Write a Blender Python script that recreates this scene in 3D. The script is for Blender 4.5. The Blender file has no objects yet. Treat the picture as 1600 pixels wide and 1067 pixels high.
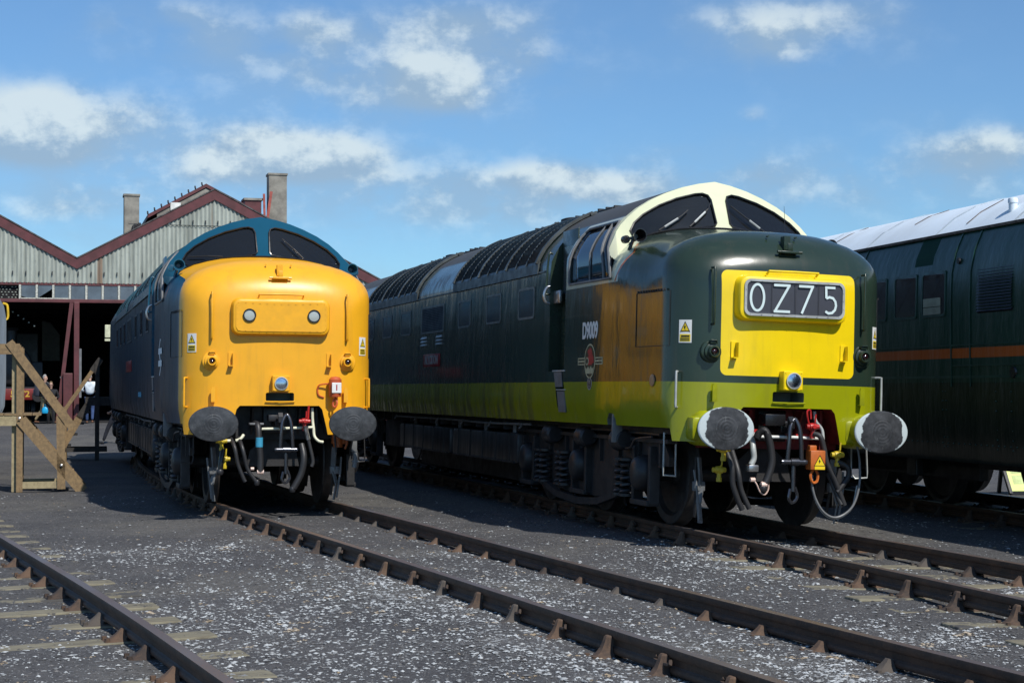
import bpy, bmesh, math, random
import numpy as np
from mathutils import Matrix, Vector
PI=math.pi
random.seed(7); rng=np.random.default_rng(7)
SC=bpy.context.scene
COL=SC.collection

# ---------------------------------------------------------------- mesh builder
class MB:
    def __init__(s): s.v=[]; s.f=[]; s.m=[]
    def add(s,vs,fs,mi=0):
        b=len(s.v); s.v+= [tuple(map(float,p)) for p in vs]
        s.f+= [tuple(b+i for i in f) for f in fs]; s.m+=[mi]*len(fs); return s
    def box(s,x0,x1,y0,y1,z0,z1,mi=0,ch=0.0):
        if ch<=0:
            vs=[(x,y,z) for z in (z0,z1) for y in (y0,y1) for x in (x0,x1)]
            fs=[(0,2,3,1),(4,5,7,6),(0,1,5,4),(2,6,7,3),(0,4,6,2),(1,3,7,5)]
            return s.add(vs,fs,mi)
        bm=bmesh.new(); bmesh.ops.create_cube(bm,size=1)
        for v in bm.verts: v.co=Vector(((x0+x1)/2+v.co.x*(x1-x0),(y0+y1)/2+v.co.y*(y1-y0),(z0+z1)/2+v.co.z*(z1-z0)))
        bmesh.ops.bevel(bm,geom=bm.edges[:],offset=ch,segments=2,profile=.5,affect='EDGES')
        s.frombm(bm,mi); return s
    def frombm(s,bm,mi=0):
        bm.verts.index_update()
        s.add([v.co[:] for v in bm.verts],[[v.index for v in f.verts] for f in bm.faces],mi); bm.free()
    def beam(s,a,b,w,h,mi=0,up=(0,0,1)):
        a=Vector(a);b=Vector(b);d=(b-a).normalized();u=Vector(up)
        sd=d.cross(u)
        if sd.length<1e-4: sd=d.cross(Vector((1,0,0)))
        sd.normalize(); n=sd.cross(d).normalized()
        vs=[]
        for p in (a,b):
            for i,j in ((-1,-1),(1,-1),(1,1),(-1,1)): vs.append(p+sd*(w/2*i)+n*(h/2*j))
        return s.add(vs,[(0,1,2,3),(7,6,5,4),(0,4,5,1),(1,5,6,2),(2,6,7,3),(3,7,4,0)],mi)
    def prism(s,poly,axis,a,b,mi=0):
        """poly: 2D points; axis 0/1/2 extrude from a to b. axis0:(y,z) axis1:(x,z) axis2:(x,y)"""
        def P(p,t):
            return (t,p[0],p[1]) if axis==0 else (p[0],t,p[1]) if axis==1 else (p[0],p[1],t)
        n=len(poly); vs=[P(p,a) for p in poly]+[P(p,b) for p in poly]
        fs=[tuple(range(n)),tuple(range(2*n-1,n-1,-1))]+[(i,n+i,n+(i+1)%n,(i+1)%n) for i in range(n)]
        return s.add(vs,fs,mi)
    def tube(s,pts,r,n=8,mi=0,closed=False,caps=True,smooth=0):
        P=[Vector(p) for p in pts]
        if smooth: P=catmull(P,smooth,closed)
        N=len(P); R=r if isinstance(r,(list,tuple)) else [r]*N
        if len(R)!=N: R=[R[0]+(R[-1]-R[0])*i/(N-1) for i in range(N)]
        vs=[];pn=None
        for i in range(N):
            if closed: d=P[(i+1)%N]-P[i-1]
            else: d=P[min(i+1,N-1)]-P[max(i-1,0)]
            d.normalize()
            if pn is None:
                pn=d.orthogonal().normalized()
            pn=(pn-d*pn.dot(d)); pn.normalize(); q=d.cross(pn)
            for k in range(n):
                a=2*PI*k/n; vs.append(P[i]+(pn*math.cos(a)+q*math.sin(a))*R[i])
        fs=[]
        for i in range(N if closed else N-1):
            j=(i+1)%N
            for k in range(n): fs.append((i*n+k,i*n+(k+1)%n,j*n+(k+1)%n,j*n+k))
        if caps and not closed: fs.append(tuple(range(n-1,-1,-1))); fs.append(tuple(range((N-1)*n,N*n)))
        return s.add(vs,fs,mi)
    def cyl(s,c,axis,r,l0,l1,n=20,mi=0,ry=None):
        """cylinder about axis through c (offset l0..l1)"""
        return s.lathe(c,axis,[(0,l0),(r,l0),(r,l1),(0,l1)],n,mi,ry)
    def lathe(s,c,axis,prof,n=24,mi=0,ry=None):
        """prof: list (radius, along). ry: scale of second radial axis"""
        k=1.0 if ry is None else ry
        vs=[];rows=[]
        for r,t in prof:
            if r<=1e-6:
                rows.append([len(vs)]); vs.append(axp(c,axis,0,0,t))
            else:
                rows.append(list(range(len(vs),len(vs)+n)))
                for i in range(n):
                    a=2*PI*i/n; vs.append(axp(c,axis,r*math.cos(a),r*k*math.sin(a),t))
        fs=[]
        for A,B in zip(rows,rows[1:]):
            if len(A)==1 and len(B)==1: continue
            for i in range(n):
                j=(i+1)%n
                if len(A)==1: fs.append((A[0],B[i],B[j]))
                elif len(B)==1: fs.append((A[i],B[0],A[j]))
                else: fs.append((A[i],B[i],B[j],A[j]))
        return s.add(vs,fs,mi)
    def sheet(s,poly3,mi=0): return s.add(poly3,[tuple(range(len(poly3)))],mi)
    def slab(s,grid,th,mi=0):
        """grid[i][j] points, thickness th along normal"""
        n=len(grid);m=len(grid[0]);G=[[Vector(p) for p in r] for r in grid];vs=[]
        nor=[[None]*m for _ in range(n)]
        for i in range(n):
            for j in range(m):
                a=G[min(i+1,n-1)][j]-G[max(i-1,0)][j]; b=G[i][min(j+1,m-1)]-G[i][max(j-1,0)]
                nor[i][j]=a.cross(b).normalized()
        for k in (0,1):
            for i in range(n):
                for j in range(m): vs.append(G[i][j]+nor[i][j]*(th*k))
        I=lambda k,i,j:k*n*m+i*m+j
        fs=[]
        for i in range(n-1):
            for j in range(m-1):
                fs.append((I(1,i,j),I(1,i+1,j),I(1,i+1,j+1),I(1,i,j+1))); fs.append((I(0,i,j),I(0,i,j+1),I(0,i+1,j+1),I(0,i+1,j)))
        for i in range(n-1):
            fs.append((I(0,i,0),I(0,i+1,0),I(1,i+1,0),I(1,i,0))); fs.append((I(0,i,m-1),I(1,i,m-1),I(1,i+1,m-1),I(0,i+1,m-1)))
        for j in range(m-1):
            fs.append((I(0,0,j),I(1,0,j),I(1,0,j+1),I(0,0,j+1))); fs.append((I(0,n-1,j),I(0,n-1,j+1),I(1,n-1,j+1),I(1,n-1,j)))
        return s.add(vs,fs,mi)
    def mesh(s,name,mats,smooth=None,fix=True,bevel=0):
        me=bpy.data.meshes.new(name); me.from_pydata(s.v,[],s.f)
        me.update()
        for m in (mats if isinstance(mats,(list,tuple)) else [mats]): me.materials.append(m)
        me.polygons.foreach_set('material_index',s.m)
        if fix or bevel:
            bm=bmesh.new(); bm.from_mesh(me)
            if bevel:
                bmesh.ops.remove_doubles(bm,verts=bm.verts,dist=1e-5)
                es=[e for e in bm.edges if len(e.link_faces)==2 and e.calc_face_angle(0)>.6]
                bmesh.ops.bevel(bm,geom=es,offset=bevel,segments=2,profile=.5,affect='EDGES',clamp_overlap=True)
            bmesh.ops.recalc_face_normals(bm,faces=bm.faces); bm.to_mesh(me); bm.free()
        if smooth is not None: shade(me,smooth)
        me.update(); return me
    def obj(s,name,mats,parent=None,smooth=None,fix=True,bevel=0,mw=None):
        o=bpy.data.objects.new(name,s.mesh(name,mats,smooth,fix,bevel)); COL.objects.link(o)
        if parent is not None: o.parent=parent
        if mw is not None: o.matrix_world=mw
        return o
def shade(me,ang=.6):
    me.polygons.foreach_set('use_smooth',[True]*len(me.polygons)); me.set_sharp_from_angle(angle=ang)
def axp(c,axis,a,b,t):
    if axis==0: return (c[0]+t,c[1]+a,c[2]+b)
    if axis==1: return (c[0]+a,c[1]+t,c[2]+b)
    return (c[0]+a,c[1]+b,c[2]+t)
def catmull(P,k,closed=False):
    out=[];N=len(P)
    for i in range(N if closed else N-1):
        p0=P[i-1] if (i>0 or closed) else P[0]*2-P[1]
        p1=P[i];p2=P[(i+1)%N]
        p3=P[(i+2)%N] if (i+2<N or closed) else P[-1]*2-P[-2]
        for j in range(k):
            t=j/k
            out.append(.5*((2*p1)+(p2-p0)*t+(2*p0-5*p1+4*p2-p3)*t*t+(3*p1-3*p2+p3-p0)*t**3))
    if not closed: out.append(P[-1])
    return out
def tag(o,label=None,cat=None,group=None,kind=None):
    if label: o['label']=label
    if cat: o['category']=cat
    if group: o['group']=group
    if kind: o['kind']=kind
    return o
def empty(name,mw=None,loc=None,rz=0,parent=None):
    o=bpy.data.objects.new(name,None); COL.objects.link(o); o.empty_display_size=.3
    if parent: o.parent=parent
    if mw is not None: o.matrix_world=mw
    elif loc is not None: o.location=loc; o.rotation_euler=(0,0,rz)
    return o
def volume(me):
    b=bmesh.new(); b.from_mesh(me); v=b.calc_volume(); b.free(); return v
def boolcut(o,cutters,op='DIFFERENCE'):
    bpy.context.view_layer.update(); name=o.data.name
    v0=volume(o.data)
    for c in cutters:
        co=bpy.data.objects.new('tmp',c.mesh('tmp',list(o.data.materials))); COL.objects.link(co); co.matrix_world=o.matrix_world
        for attempt in range(4):
            keep=o.data.copy()
            m=o.modifiers.new('b','BOOLEAN'); m.operation=op; m.solver='EXACT'; m.object=co; m.use_self=(attempt>1)
            bpy.context.view_layer.update()
            me=bpy.data.meshes.new_from_object(o.evaluated_get(bpy.context.evaluated_depsgraph_get()))
            o.modifiers.clear()
            vc=volume(co.data); v1=volume(me)
            if v1<=v0+1e-4 and v1>v0-vc-1e-3: o.data=me; v0=v1; break
            # nudge the cutter a hair and try again
            print('boolean retry',v0,v1,vc)
            for k,vt in enumerate(co.data.vertices): vt.co+=Vector((.0011*((k*7)%3-1),.0013*((k*5)%3-1),.0009*((k*3)%3-1)))
        bm=bmesh.new(); bm.from_mesh(o.data); bmesh.ops.remove_doubles(bm,verts=bm.verts,dist=1e-5); bmesh.ops.dissolve_degenerate(bm,edges=bm.edges,dist=1e-5)
        bmesh.ops.triangulate(bm,faces=[f for f in bm.faces if len(f.verts)>4]); bm.to_mesh(o.data); bm.free()
        d=co.data; bpy.data.objects.remove(co); bpy.data.meshes.remove(d)
    o.data.name=name
    return o
def text_mb(txt,size,th,sx=1.0,bold=0.0,ax='CENTER'):
    cu=bpy.data.curves.new('t','FONT'); cu.body=txt; cu.size=size; cu.extrude=th/2; cu.align_x=ax; cu.align_y='CENTER'; cu.offset=bold
    o=bpy.data.objects.new('t',cu); COL.objects.link(o); bpy.context.view_layer.update()
    me=bpy.data.meshes.new_from_object(o.evaluated_get(bpy.context.evaluated_depsgraph_get()))
    vs=[(v.co.x*sx,v.co.y,v.co.z) for v in me.vertices]; fs=[tuple(p.vertices) for p in me.polygons]
    bpy.data.objects.remove(o); bpy.data.curves.remove(cu); bpy.data.meshes.remove(me)
    return vs,fs

# ---------------------------------------------------------------- materials
class X:
    """tiny expression wrapper over shader math nodes"""
    nt=None
    def __init__(s,k): s.k=k
    def _n(s,op,*a,clamp=False):
        n=X.nt.nodes.new('ShaderNodeMath'); n.operation=op; n.use_clamp=clamp
        for i,q in enumerate(a):
            if isinstance(q,X): q=q.k
            if isinstance(q,(int,float)): n.inputs[i].default_value=float(q)
            else: X.nt.links.new(q,n.inputs[i])
        return X(n.outputs[0])
    def __add__(s,o): return s._n('ADD',s,o)
    __radd__=__add__
    def __sub__(s,o): return s._n('SUBTRACT',s,o)
    def __rsub__(s,o): return s._n('SUBTRACT',o,s)
    def __mul__(s,o): return s._n('MULTIPLY',s,o)
    __rmul__=__mul__
    def __truediv__(s,o): return s._n('DIVIDE',s,o)
    def __lt__(s,o): return s._n('LESS_THAN',s,o)
    def __gt__(s,o): return s._n('GREATER_THAN',s,o)
    def abs(s): return s._n('ABSOLUTE',s)
    def sqrt(s): return s._n('SQRT',s)
    def pw(s,p): return s._n('POWER',s,p)
    def mx(s,o): return s._n('MAXIMUM',s,o)
    def mn(s,o): return s._n('MINIMUM',s,o)
    def sin(s): return s._n('SINE',s)
    def cl(s): return s._n('ADD',s,0.0,clamp=True)
    def ss(s,a,b):
        n=X.nt.nodes.new('ShaderNodeMapRange'); n.interpolation_type='SMOOTHSTEP'
        X.nt.links.new(s.k,n.inputs['Value']); n.inputs['From Min'].default_value=a; n.inputs['From Max'].default_value=b
        return X(n.outputs['Result'])
class NT:
    def __init__(s,nt): s.nt=nt; X.nt=nt
    def new(s,t,**kw):
        n=s.nt.nodes.new(t)
        for k,v in kw.items(): setattr(n,k,v)
        return n
    def lk(s,a,b): s.nt.links.new(a.k if isinstance(a,X) else a,b)
    def coord(s,kind='Object'):
        return s.new('ShaderNodeTexCoord').outputs[kind]
    def xyz(s,vec=None):
        n=s.new('ShaderNodeSeparateXYZ'); s.lk(vec or s.coord(),n.inputs[0]); return [X(o) for o in n.outputs]
    def comb(s,x,y,z):
        n=s.new('ShaderNodeCombineXYZ')
        for i,q in enumerate((x,y,z)):
            if isinstance(q,(int,float)): n.inputs[i].default_value=q
            else: s.lk(q,n.inputs[i])
        return n.outputs[0]
    def noise(s,vec,scale,detail=4,rough=.55,out='Fac'):
        n=s.new('ShaderNodeTexNoise'); n.inputs['Scale'].default_value=scale; n.inputs['Detail'].default_value=detail; n.inputs['Roughness'].default_value=rough
        if vec is not None: s.lk(vec,n.inputs['Vector'])
        return X(n.outputs[0]) if out=='Fac' else n.outputs[1]
    def vor(s,vec,scale,feat='F1',out='Distance'):
        n=s.new('ShaderNodeTexVoronoi'); n.feature=feat; n.inputs['Scale'].default_value=scale
        if vec is not None: s.lk(vec,n.inputs['Vector'])
        return X(n.outputs[out]) if out=='Distance' else n.outputs[out]
    def scl(s,vec,sx,sy,sz):
        n=s.new('ShaderNodeMapping'); s.lk(vec,n.inputs[0]); n.inputs['Scale'].default_value=(sx,sy,sz); return n.outputs[0]
    def mix(s,f,a,b,mode='MIX'):
        n=s.new('ShaderNodeMix',data_type='RGBA',blend_type=mode)
        for i,q in ((0,f),(6,a),(7,b)):
            if isinstance(q,(int,float)): n.inputs[i].default_value=q
            elif isinstance(q,(tuple,list)): n.inputs[i].default_value=(*q[:3],1)
            else: s.lk(q,n.inputs[i])
        return n.outputs[2]
    def bump(s,h,strength=.3,dist=.01):
        n=s.new('ShaderNodeBump'); n.inputs['Strength'].default_value=strength; n.inputs['Distance'].default_value=dist; s.lk(h,n.inputs['Height']); return n.outputs[0]
def newmat(name):
    m=bpy.data.materials.new(name); m.use_nodes=True; nt=m.node_tree; nt.nodes.clear()
    N=NT(nt); b=N.new('ShaderNodeBsdfPrincipled'); o=N.new('ShaderNodeOutputMaterial'); N.lk(b.outputs[0],o.inputs[0])
    return m,N,b
def setb(N,b,**kw):
    for k,v in kw.items():
        k=k.replace('_',' ')
        if isinstance(v,(int,float)): b.inputs[k].default_value=v
        elif isinstance(v,(tuple,list)): b.inputs[k].default_value=(*v[:3],1)
        else: N.lk(v,b.inputs[k])
def mat(name,col,rough=.5,metal=0.,var=.25,scale=6,bump=0.,bscale=40,col2=None,coat=0.,stretch=(1,1,1),spec=.5):
    m,N,b=newmat(name); co=N.scl(N.coord(),*stretch)
    n=N.noise(co,scale,5,.6)
    c2=col2 or tuple(c*(1-var) for c in col); c1=tuple(min(1,c*(1+var*.6)) for c in col) if col2 is None else col
    f=n.ss(.3,.7)
    setb(N,b,Base_Color=N.mix(f,c1,c2),Roughness=(f*.15+(rough-.07)).cl(),Metallic=metal)
    b.inputs['Specular IOR Level'].default_value=spec
    if coat: b.inputs['Coat Weight'].default_value=coat; b.inputs['Coat Roughness'].default_value=.08
    if bump: N.lk(N.bump(N.noise(co,bscale,4,.6),bump,.01),b.inputs['Normal'])
    return m
M={}
M['black']=mat('black_steel',(.022,.021,.022),.6,var=.4,bump=.2)
M['blackgloss']=mat('black_gloss',(.012,.012,.013),.25)
M['blackpaint']=mat('black_paint',(.02,.02,.022),.45,bump=.1)
M['rubber']=mat('rubber',(.028,.028,.03),.55)
M['hose']=mat('hose_rubber',(.022,.022,.024),.5,bump=.15,bscale=90)
M['_g']=mat('buffer_grease',(.045,.047,.05),.5,var=.6,scale=9,bump=.5,bscale=22)
M['chrome']=mat('worn_steel',(.5,.5,.5),.3,metal=.9)
M['link']=mat('coupling_steel',(.10,.105,.12),.25,metal=.8)
M['silver']=mat('silver_paint',(.42,.44,.43),.5,metal=.2)
M['white']=mat('white_paint',(.72,.73,.7),.45)
M['cream']=mat('pipe_cream',(.72,.72,.55),.45)
M['red']=mat('red_paint',(.42,.02,.018),.4)
M['darkred']=mat('beam_red',(.16,.010,.010),.5,var=.5)
M['orange']=mat('orange_paint',(.48,.12,.02),.45)
M['yel']=mat('yellow_fitting',(.8,.52,.03),.4)
M['cock']=mat('cock_yellow',(.62,.46,.03),.4)
M['labelwhite']=mat('label_white',(.78,.78,.75),.4,var=.05)
M['labelyel']=mat('label_yellow',(.8,.58,.02),.4,var=.05)
M['blackink']=mat('black_ink',(.012,.012,.012),.5,var=.05)
M['glass_lamp']=mat('lamp_glass',(.40,.44,.42),.15,var=.1,coat=.5)
M['grey']=mat('grey_paint',(.16,.165,.17),.45)
M['seat']=mat('cab_seat',(.03,.03,.035),.7)
M['blueband']=mat('blue_band',(.05,.35,.55),.5)
M['pink']=mat('pale_coupler',(.7,.5,.42),.4)
M['lens_dark']=mat('lens_dark',(.02,.004,.004),.12,coat=1)
def glassmat(name,tint,tr=.75,rough=.09):
    m=bpy.data.materials.new(name); m.use_nodes=True; nt=m.node_tree; nt.nodes.clear(); N=NT(nt)
    g=N.new('ShaderNodeBsdfGlossy'); g.inputs['Roughness'].default_value=rough; g.inputs['Color'].default_value=(.9,.95,1,1)
    t=N.new('ShaderNodeBsdfTransparent'); t.inputs['Color'].default_value=(*tint,1)
    fr=N.new('ShaderNodeFresnel'); fr.inputs['IOR'].default_value=1.5
    mx=N.new('ShaderNodeMixShader'); d=N.new('ShaderNodeBsdfDiffuse'); d.inputs['Color'].default_value=(.05,.055,.06,1)
    mx2=N.new('ShaderNodeMixShader'); mx2.inputs[0].default_value=1-tr
    N.lk(t.outputs[0],mx2.inputs[1]); N.lk(d.outputs[0],mx2.inputs[2])
    N.lk(fr.outputs[0],mx.inputs[0]); N.lk(mx2.outputs[0],mx.inputs[1]); N.lk(g.outputs[0],mx.inputs[2])
    o=N.new('ShaderNodeOutputMaterial'); N.lk(mx.outputs[0],o.inputs[0]); return m
M['glass']=glassmat('cab_glass',(.35,.37,.45),.8)
M['sideglass']=glassmat('side_glass',(.6,.65,.7),.7,.05)
M['paneglass']=mat('engine_room_glass',(.045,.055,.065),.15,var=.5,scale=3)
M['lampclear']=glassmat('lamp_clear',(.95,.97,1),.95,.02)
def reflector():
    m,N,b=newmat('lamp_reflector'); setb(N,b,Base_Color=(.8,.82,.85),Metallic=1.0,Roughness=.2); return m
M['reflector']=reflector()

def paint_common(N,b,base,zones,rough=.16,dirt=.5,sidegrime=(.05,.042,.035),coat=.2,frontdirt=.16,spec=.5,sideshade=0.0):
    co=N.coord(); x,y,z=N.xyz(co)
    c=N.mix(0,base,base)
    for f,colr in zones(x,y,z,N): c=N.mix(f,c,colr)
    # subtle mottling of the old paint
    wsr0=(x>1.58)*(x<2.05)*(z>3.0)
    n=N.noise(co,2.2,5,.6); c=N.mix(n.ss(.35,.75)*.22,c,N.mix(1.0,c,(.55,.55,.55),'MULTIPLY'))
    # vertical grime streaks low on the sides and under the cantrail
    st=N.noise(N.scl(co,3.2,3.2,.35),2.2,6,.68); fine=N.noise(N.scl(co,9,9,.7),2.5,4,.7)
    side=y.abs().ss(1.15,1.3)
    low=(1.75-z).ss(0,.75); hi=z.ss(2.55,3.05)
    rear=x.ss(2.6,6.0)
    g=(st.ss(.44,.64)*(low*rear*.8+hi*rear*.7+rear*.30)*side*dirt*(fine*.8+.45)).cl()
    c=N.mix(g,c,sidegrime)
    if sideshade: c=N.mix(side*(x.ss(.3,.5))*((3.3-z).ss(0,.4))*(n*.5+.5)*sideshade,c,(.018,.019,.022))  # flanks behind the nose darkened in the paint colour to stand for shade
    fr=x.ss(.5,.3)*(st.ss(.50,.68)*(fine*.6+.4)); c=N.mix(fr*frontdirt,c,(.10,.075,.05))
    fr2=(x.ss(.5,.3))*N.noise(N.scl(co,1,5,5),2.4,5,.7).ss(.60,.72)*((1.45-z).ss(0,.5)*.5+.12); c=N.mix(fr2*frontdirt*2.0,c,(.05,.04,.035))
    # chips / flecks
    ch=N.noise(co,38,3,.5).ss(.73,.76)*N.noise(co,3,2).ss(.55,.7)*.4
    c=N.mix(ch,c,(.2,.17,.14))
    N.lk(c,b.inputs['Base Color'])
    rf=(x>2.02)*z.ss(3.40,3.46)
    N.lk((g*.35+n*.10+(rough-.04)+rf*.4+(x>1.58)*(x<2.05)*(z>3.0)*.22).cl(),b.inputs['Roughness'])
    wsr=(x>1.58)*(x<2.05)*(z>3.0)
    N.lk(((1-rf)*(1-wsr)*coat),b.inputs['Coat Weight'])
    N.lk((1-wsr*.85)*((1-(x.ss(.35,.6))*(1-spec/.5))*.5),b.inputs['Specular IOR Level'])
    w=N.noise(N.scl(co,1,1,.28),3.4,4,.55)*side*2.6*(1-wsr0)+N.noise(co,1.6,3,.5)*.8+N.noise(co,60,2)*.02
    N.lk(N.bump(w,.22,.035),b.inputs['Normal'])
    b.inputs['Coat Roughness'].default_value=.06
def rrect(y,z,hy,z0,z1,r):
    a=((y.abs()-(hy-r)).mx(0)); q=((z-(z0+z1)/2).abs()-((z1-z0)/2-r)).mx(0)
    return ((a*a+q*q).sqrt())<r
def mat_green():
    m,N,b=newmat('two_tone_green_paint')
    def zones(x,y,z,N):
        lime=z<1.53
        yield lime,(.285,.305,.004)
        # cream cab surround
        yy=y.abs().mn(1.2); ua=yy*.10+1.605
        line=((2.95-z).mx(0))*.75+1.35+((z-2.95).mx(0).mn(.24))*1.25
        inn=yy<1.06
        up=(x>(ua*inn+line*(1-inn)))*(z>2.64)
        cab=up*(x<2.02)*((z>3.40).mx(x<1.62).mx((y.abs())<1.24))
        sidewin=(x>1.5)*(x<3.215)*(z>2.632)*(z<3.42)*((y.abs())>1.0)
        yield cab,(.66,.68,.47)
        yield sidewin*(1-cab),(.52,.54,.41)
        ol=((x-line).abs()<.022)*(z>2.64)*(z<3.06)*(y.abs()>1.1)
        yield ol,(.5,.13,.03)
        roof=(x>2.02)*(z>3.425)
        yield roof.mx((z>3.72)*(x>2.02)),(.062,.062,.060)
        yp=rrect(y,z,.757,1.605,2.685,.07)*(x<.3)
        yield yp,(.86,.62,.006)
        yield (z<1.0)*(x>.4),(.02,.02,.02)
    paint_common(N,b,(.020,.036,.024),zones,rough=.2,dirt=.95,spec=.4,sideshade=.12); return m
def mat_blue():
    m,N,b=newmat('blue_and_yellow_paint')
    def zones(x,y,z,N):
        yy=y.abs().mn(1.2); ua=yy*.10+1.615
        yel=x<((z.ss(2.80,3.12))*1.35+.42)
        yield yel*(x<ua)*(z<3.34),(.84,.405,.014)
        yield (z<1.0)*(x>.4),(.02,.02,.02)
        roof=(x>2.02)*(z>3.7)
        yield roof,(.03,.05,.06)
        yield (x>1.40)*(x<1.55)*(z>2.62)*(z<3.3)*(y.abs()>1.15)*((z+x*.62-3.66).abs()<.05),(.5,.13,.03)
    paint_common(N,b,(.010,.075,.135),zones,rough=.36,dirt=1.0,sidegrime=(.075,.055,.042),coat=.0,spec=.08,sideshade=.75); return m
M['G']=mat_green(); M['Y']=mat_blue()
M['lime']=mat('lime_paint',(.285,.305,.004),.3,bump=.05)
M['dgreen']=mat('dark_green_paint',(.022,.038,.025),.3)
M['dblue']=mat('dark_blue_paint',(.012,.08,.14),.3)
M['ypanel']=mat('warning_yellow',(.86,.62,.006),.35,var=.08)
M['yfront']=mat('yellow_paint',(.84,.405,.014),.4,var=.08)
M['interior']=mat('cab_interior',(.14,.16,.14),.7)
# ---------------------------------------------------------------- diesel locomotive (x = back from the nose, y = towards its left, z up from rail)
LEN=20.27
YF=[1,.995,.98,.955,.92,.87,.8,.7,.58,.44,.3,.15,0]
BODYTAB=[(0,3.87),(.22,3.82),(.41,3.73),(.58,3.62),(.72,3.50),(.835,3.36),(.92,3.22),(.97,3.10),(.995,3.02),(1,2.9)]
def zbody(f):
    f=abs(f)
    for (a,za),(b,zb) in zip(BODYTAB,BODYTAB[1:]):
        if f<=b: return za+(zb-za)*(f-a)/(b-a)
    return 2.9
def sst(a,b,x): t=max(0,min(1,(x-a)/(b-a))); return t*t*(3-2*t)
def nose_w(u):
    W=1.225+.11*sst(.4,1.7,u); R=.45
    return W if u>=R else W-R+math.sqrt(max(0,R*R-(R-u)**2))
def nose_zt(u):
    return 2.62+.55*math.sqrt(max(0,1-(1-u/.6)**2)) if u<.6 else 3.17+.12*(u-.6)/1.05
def znose(u,f):
    zt=nose_zt(u); h=.34+.34*min(1,u/.7)
    return zt-h+h*(1-abs(f)**2.6)**(1/2.6)
def bow(u,y): return -.07*(1-min(1,(y/1.1)**2))*max(0,1-u/.5)
LOWF=[0,.05,.11,.2,.35,.5,.65,.8,.92,1]
def half(kind,u,zb):
    w=nose_w(u) if kind=='n' else 1.34
    z1=znose(u,1) if kind=='n' else 2.9
    P=[]
    for t in LOWF[:-1]:
        z=zb+(z1-zb)*t
        k=1 if kind=='n' and u<.3 else 1-.03*(1-sst(1.0,1.3,z))
        P.append((w*k,z))
    for f in YF: P.append((w*f,znose(u,f) if kind=='n' else zbody(f)))
    return P
def uA(y,z=0): return 1.62+.10*min(abs(y),1.2)
def uB(y,z=3.3):
    f=min(1,abs(y)/1.34); return uA(y)+max(.03,.54*(z-znose(1.6,f))*(1-.85*sst(.86,.99,f)))
def swl(z): return 1.69+.33*max(0,(z-2.70)/.68)**1.5
SW=[(swl(2.7),2.70),(swl(2.85),2.85),(swl(3.0),3.0),(swl(3.12),3.12),(swl(3.24),3.24),(swl(3.33),3.33),(2.04,3.365),(3.02,3.365),(3.09,3.33),(3.115,3.25),(3.115,2.72),(3.09,2.69),(1.69,2.68)]
def uwind(y,z):
    f=min(1,abs(y)/1.34); a=znose(1.6,f); b=zbody(f)
    t=(z-a)/max(.02,b-a); return uA(y)+(uB(y,b)-uA(y))*t
def ring(kind,u,zb,ufun=None):
    H=half(kind,u,zb)
    pts=[]
    for y,z in H: pts.append(((ufun(y,z) if ufun else u+(bow(u,y) if kind=='n' else 0)),y,z))
    for y,z in reversed(H[:-1]): pts.append(((ufun(y,z) if ufun else u+(bow(u,y) if kind=='n' else 0)),-y,z))
    return pts
def loco_body_mb():
    R=[]
    for u in (0,.006,.025,.06,.11,.17,.22): R.append(ring('n',u,.92))
    for u in (.25,.34,.45,.6,.8,1.05,1.3,1.48): R.append(ring('n',u,1.05))
    R.append(ring('n',1.6,1.05,uA)); R.append(ring('b',1.6,1.05,uB))
    front=R; back=[[(LEN-x,y,z) for x,y,z in r] for r in reversed(R)]
    mids=[ring('b',u,1.05) for u in (2.3,2.9,3.2,3.85,4.4,6,8,10,12,14,15.9,16.4,17.1,17.9)]
    A=front+mids+back; n=len(A[0]); mb=MB(); vs=[p for r in A for p in r]; fs=[]
    for i in range(len(A)-1):
        for k in range(n):
            j=(k+1)%n; fs.append((i*n+k,i*n+j,(i+1)*n+j,(i+1)*n+k))
    # caps
    for end in (0,1):
        r0=0 if end==0 else (len(A)-1)*n; ring0=[vs[r0+k] for k in range(n)]
        cz=1.75; prev=list(range(r0,r0+n))
        for sc in (.7,.4,.15):
            b=len(vs); cur=[]
            for (x,y,z) in ring0:
                yy=y*sc; zz=cz+(z-cz)*sc; xx=bow(0,yy)
                vs.append((xx if end==0 else LEN-xx,yy,zz)); cur.append(len(vs)-1)
            for k in range(n): fs.append((prev[k],prev[(k+1)%n],cur[(k+1)%n],cur[k]))
            prev=cur
        fs.append(tuple(prev))
    mb.add(vs,fs); return mb
def sec_surface(u0,u1,fs_,off,nu=1):
    """grid following the body roof section between fractions"""
    g=[]
    for i in range(nu+1):
        u=u0+(u1-u0)*i/nu; row=[]
        for f in fs_:
            y=1.34*f; z=zbody(f); e=.01; n=Vector((0,zbody(f-e*(1 if f>0 else -1))-zbody(f),1.34*e*(1 if f>0 else -1)))
            if abs(f)>=.9999: n=Vector((0,1 if f>0 else -1,0.15))
            n.normalize(); row.append((u,y+n.y*off,z+n.z*off))
        g.append(row)
    return g
def arc_fr(f0,f1,n,sgn=1):
    """fractions between f0..f1 evenly spaced in arc length"""
    S=[f0+(f1-f0)*i/200 for i in range(201)]; P=[(1.34*f,zbody(f)) for f in S]; L=[0]
    for a,b in zip(P,P[1:]): L.append(L[-1]+math.hypot(b[0]-a[0],b[1]-a[1]))
    out=[];j=0
    for i in range(n+1):
        t=L[-1]*i/n
        while j<199 and L[j+1]<t: j+=1
        out.append(sgn*(S[j]+(S[j+1]-S[j])*(t-L[j])/max(1e-9,L[j+1]-L[j])))
    return out
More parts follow.
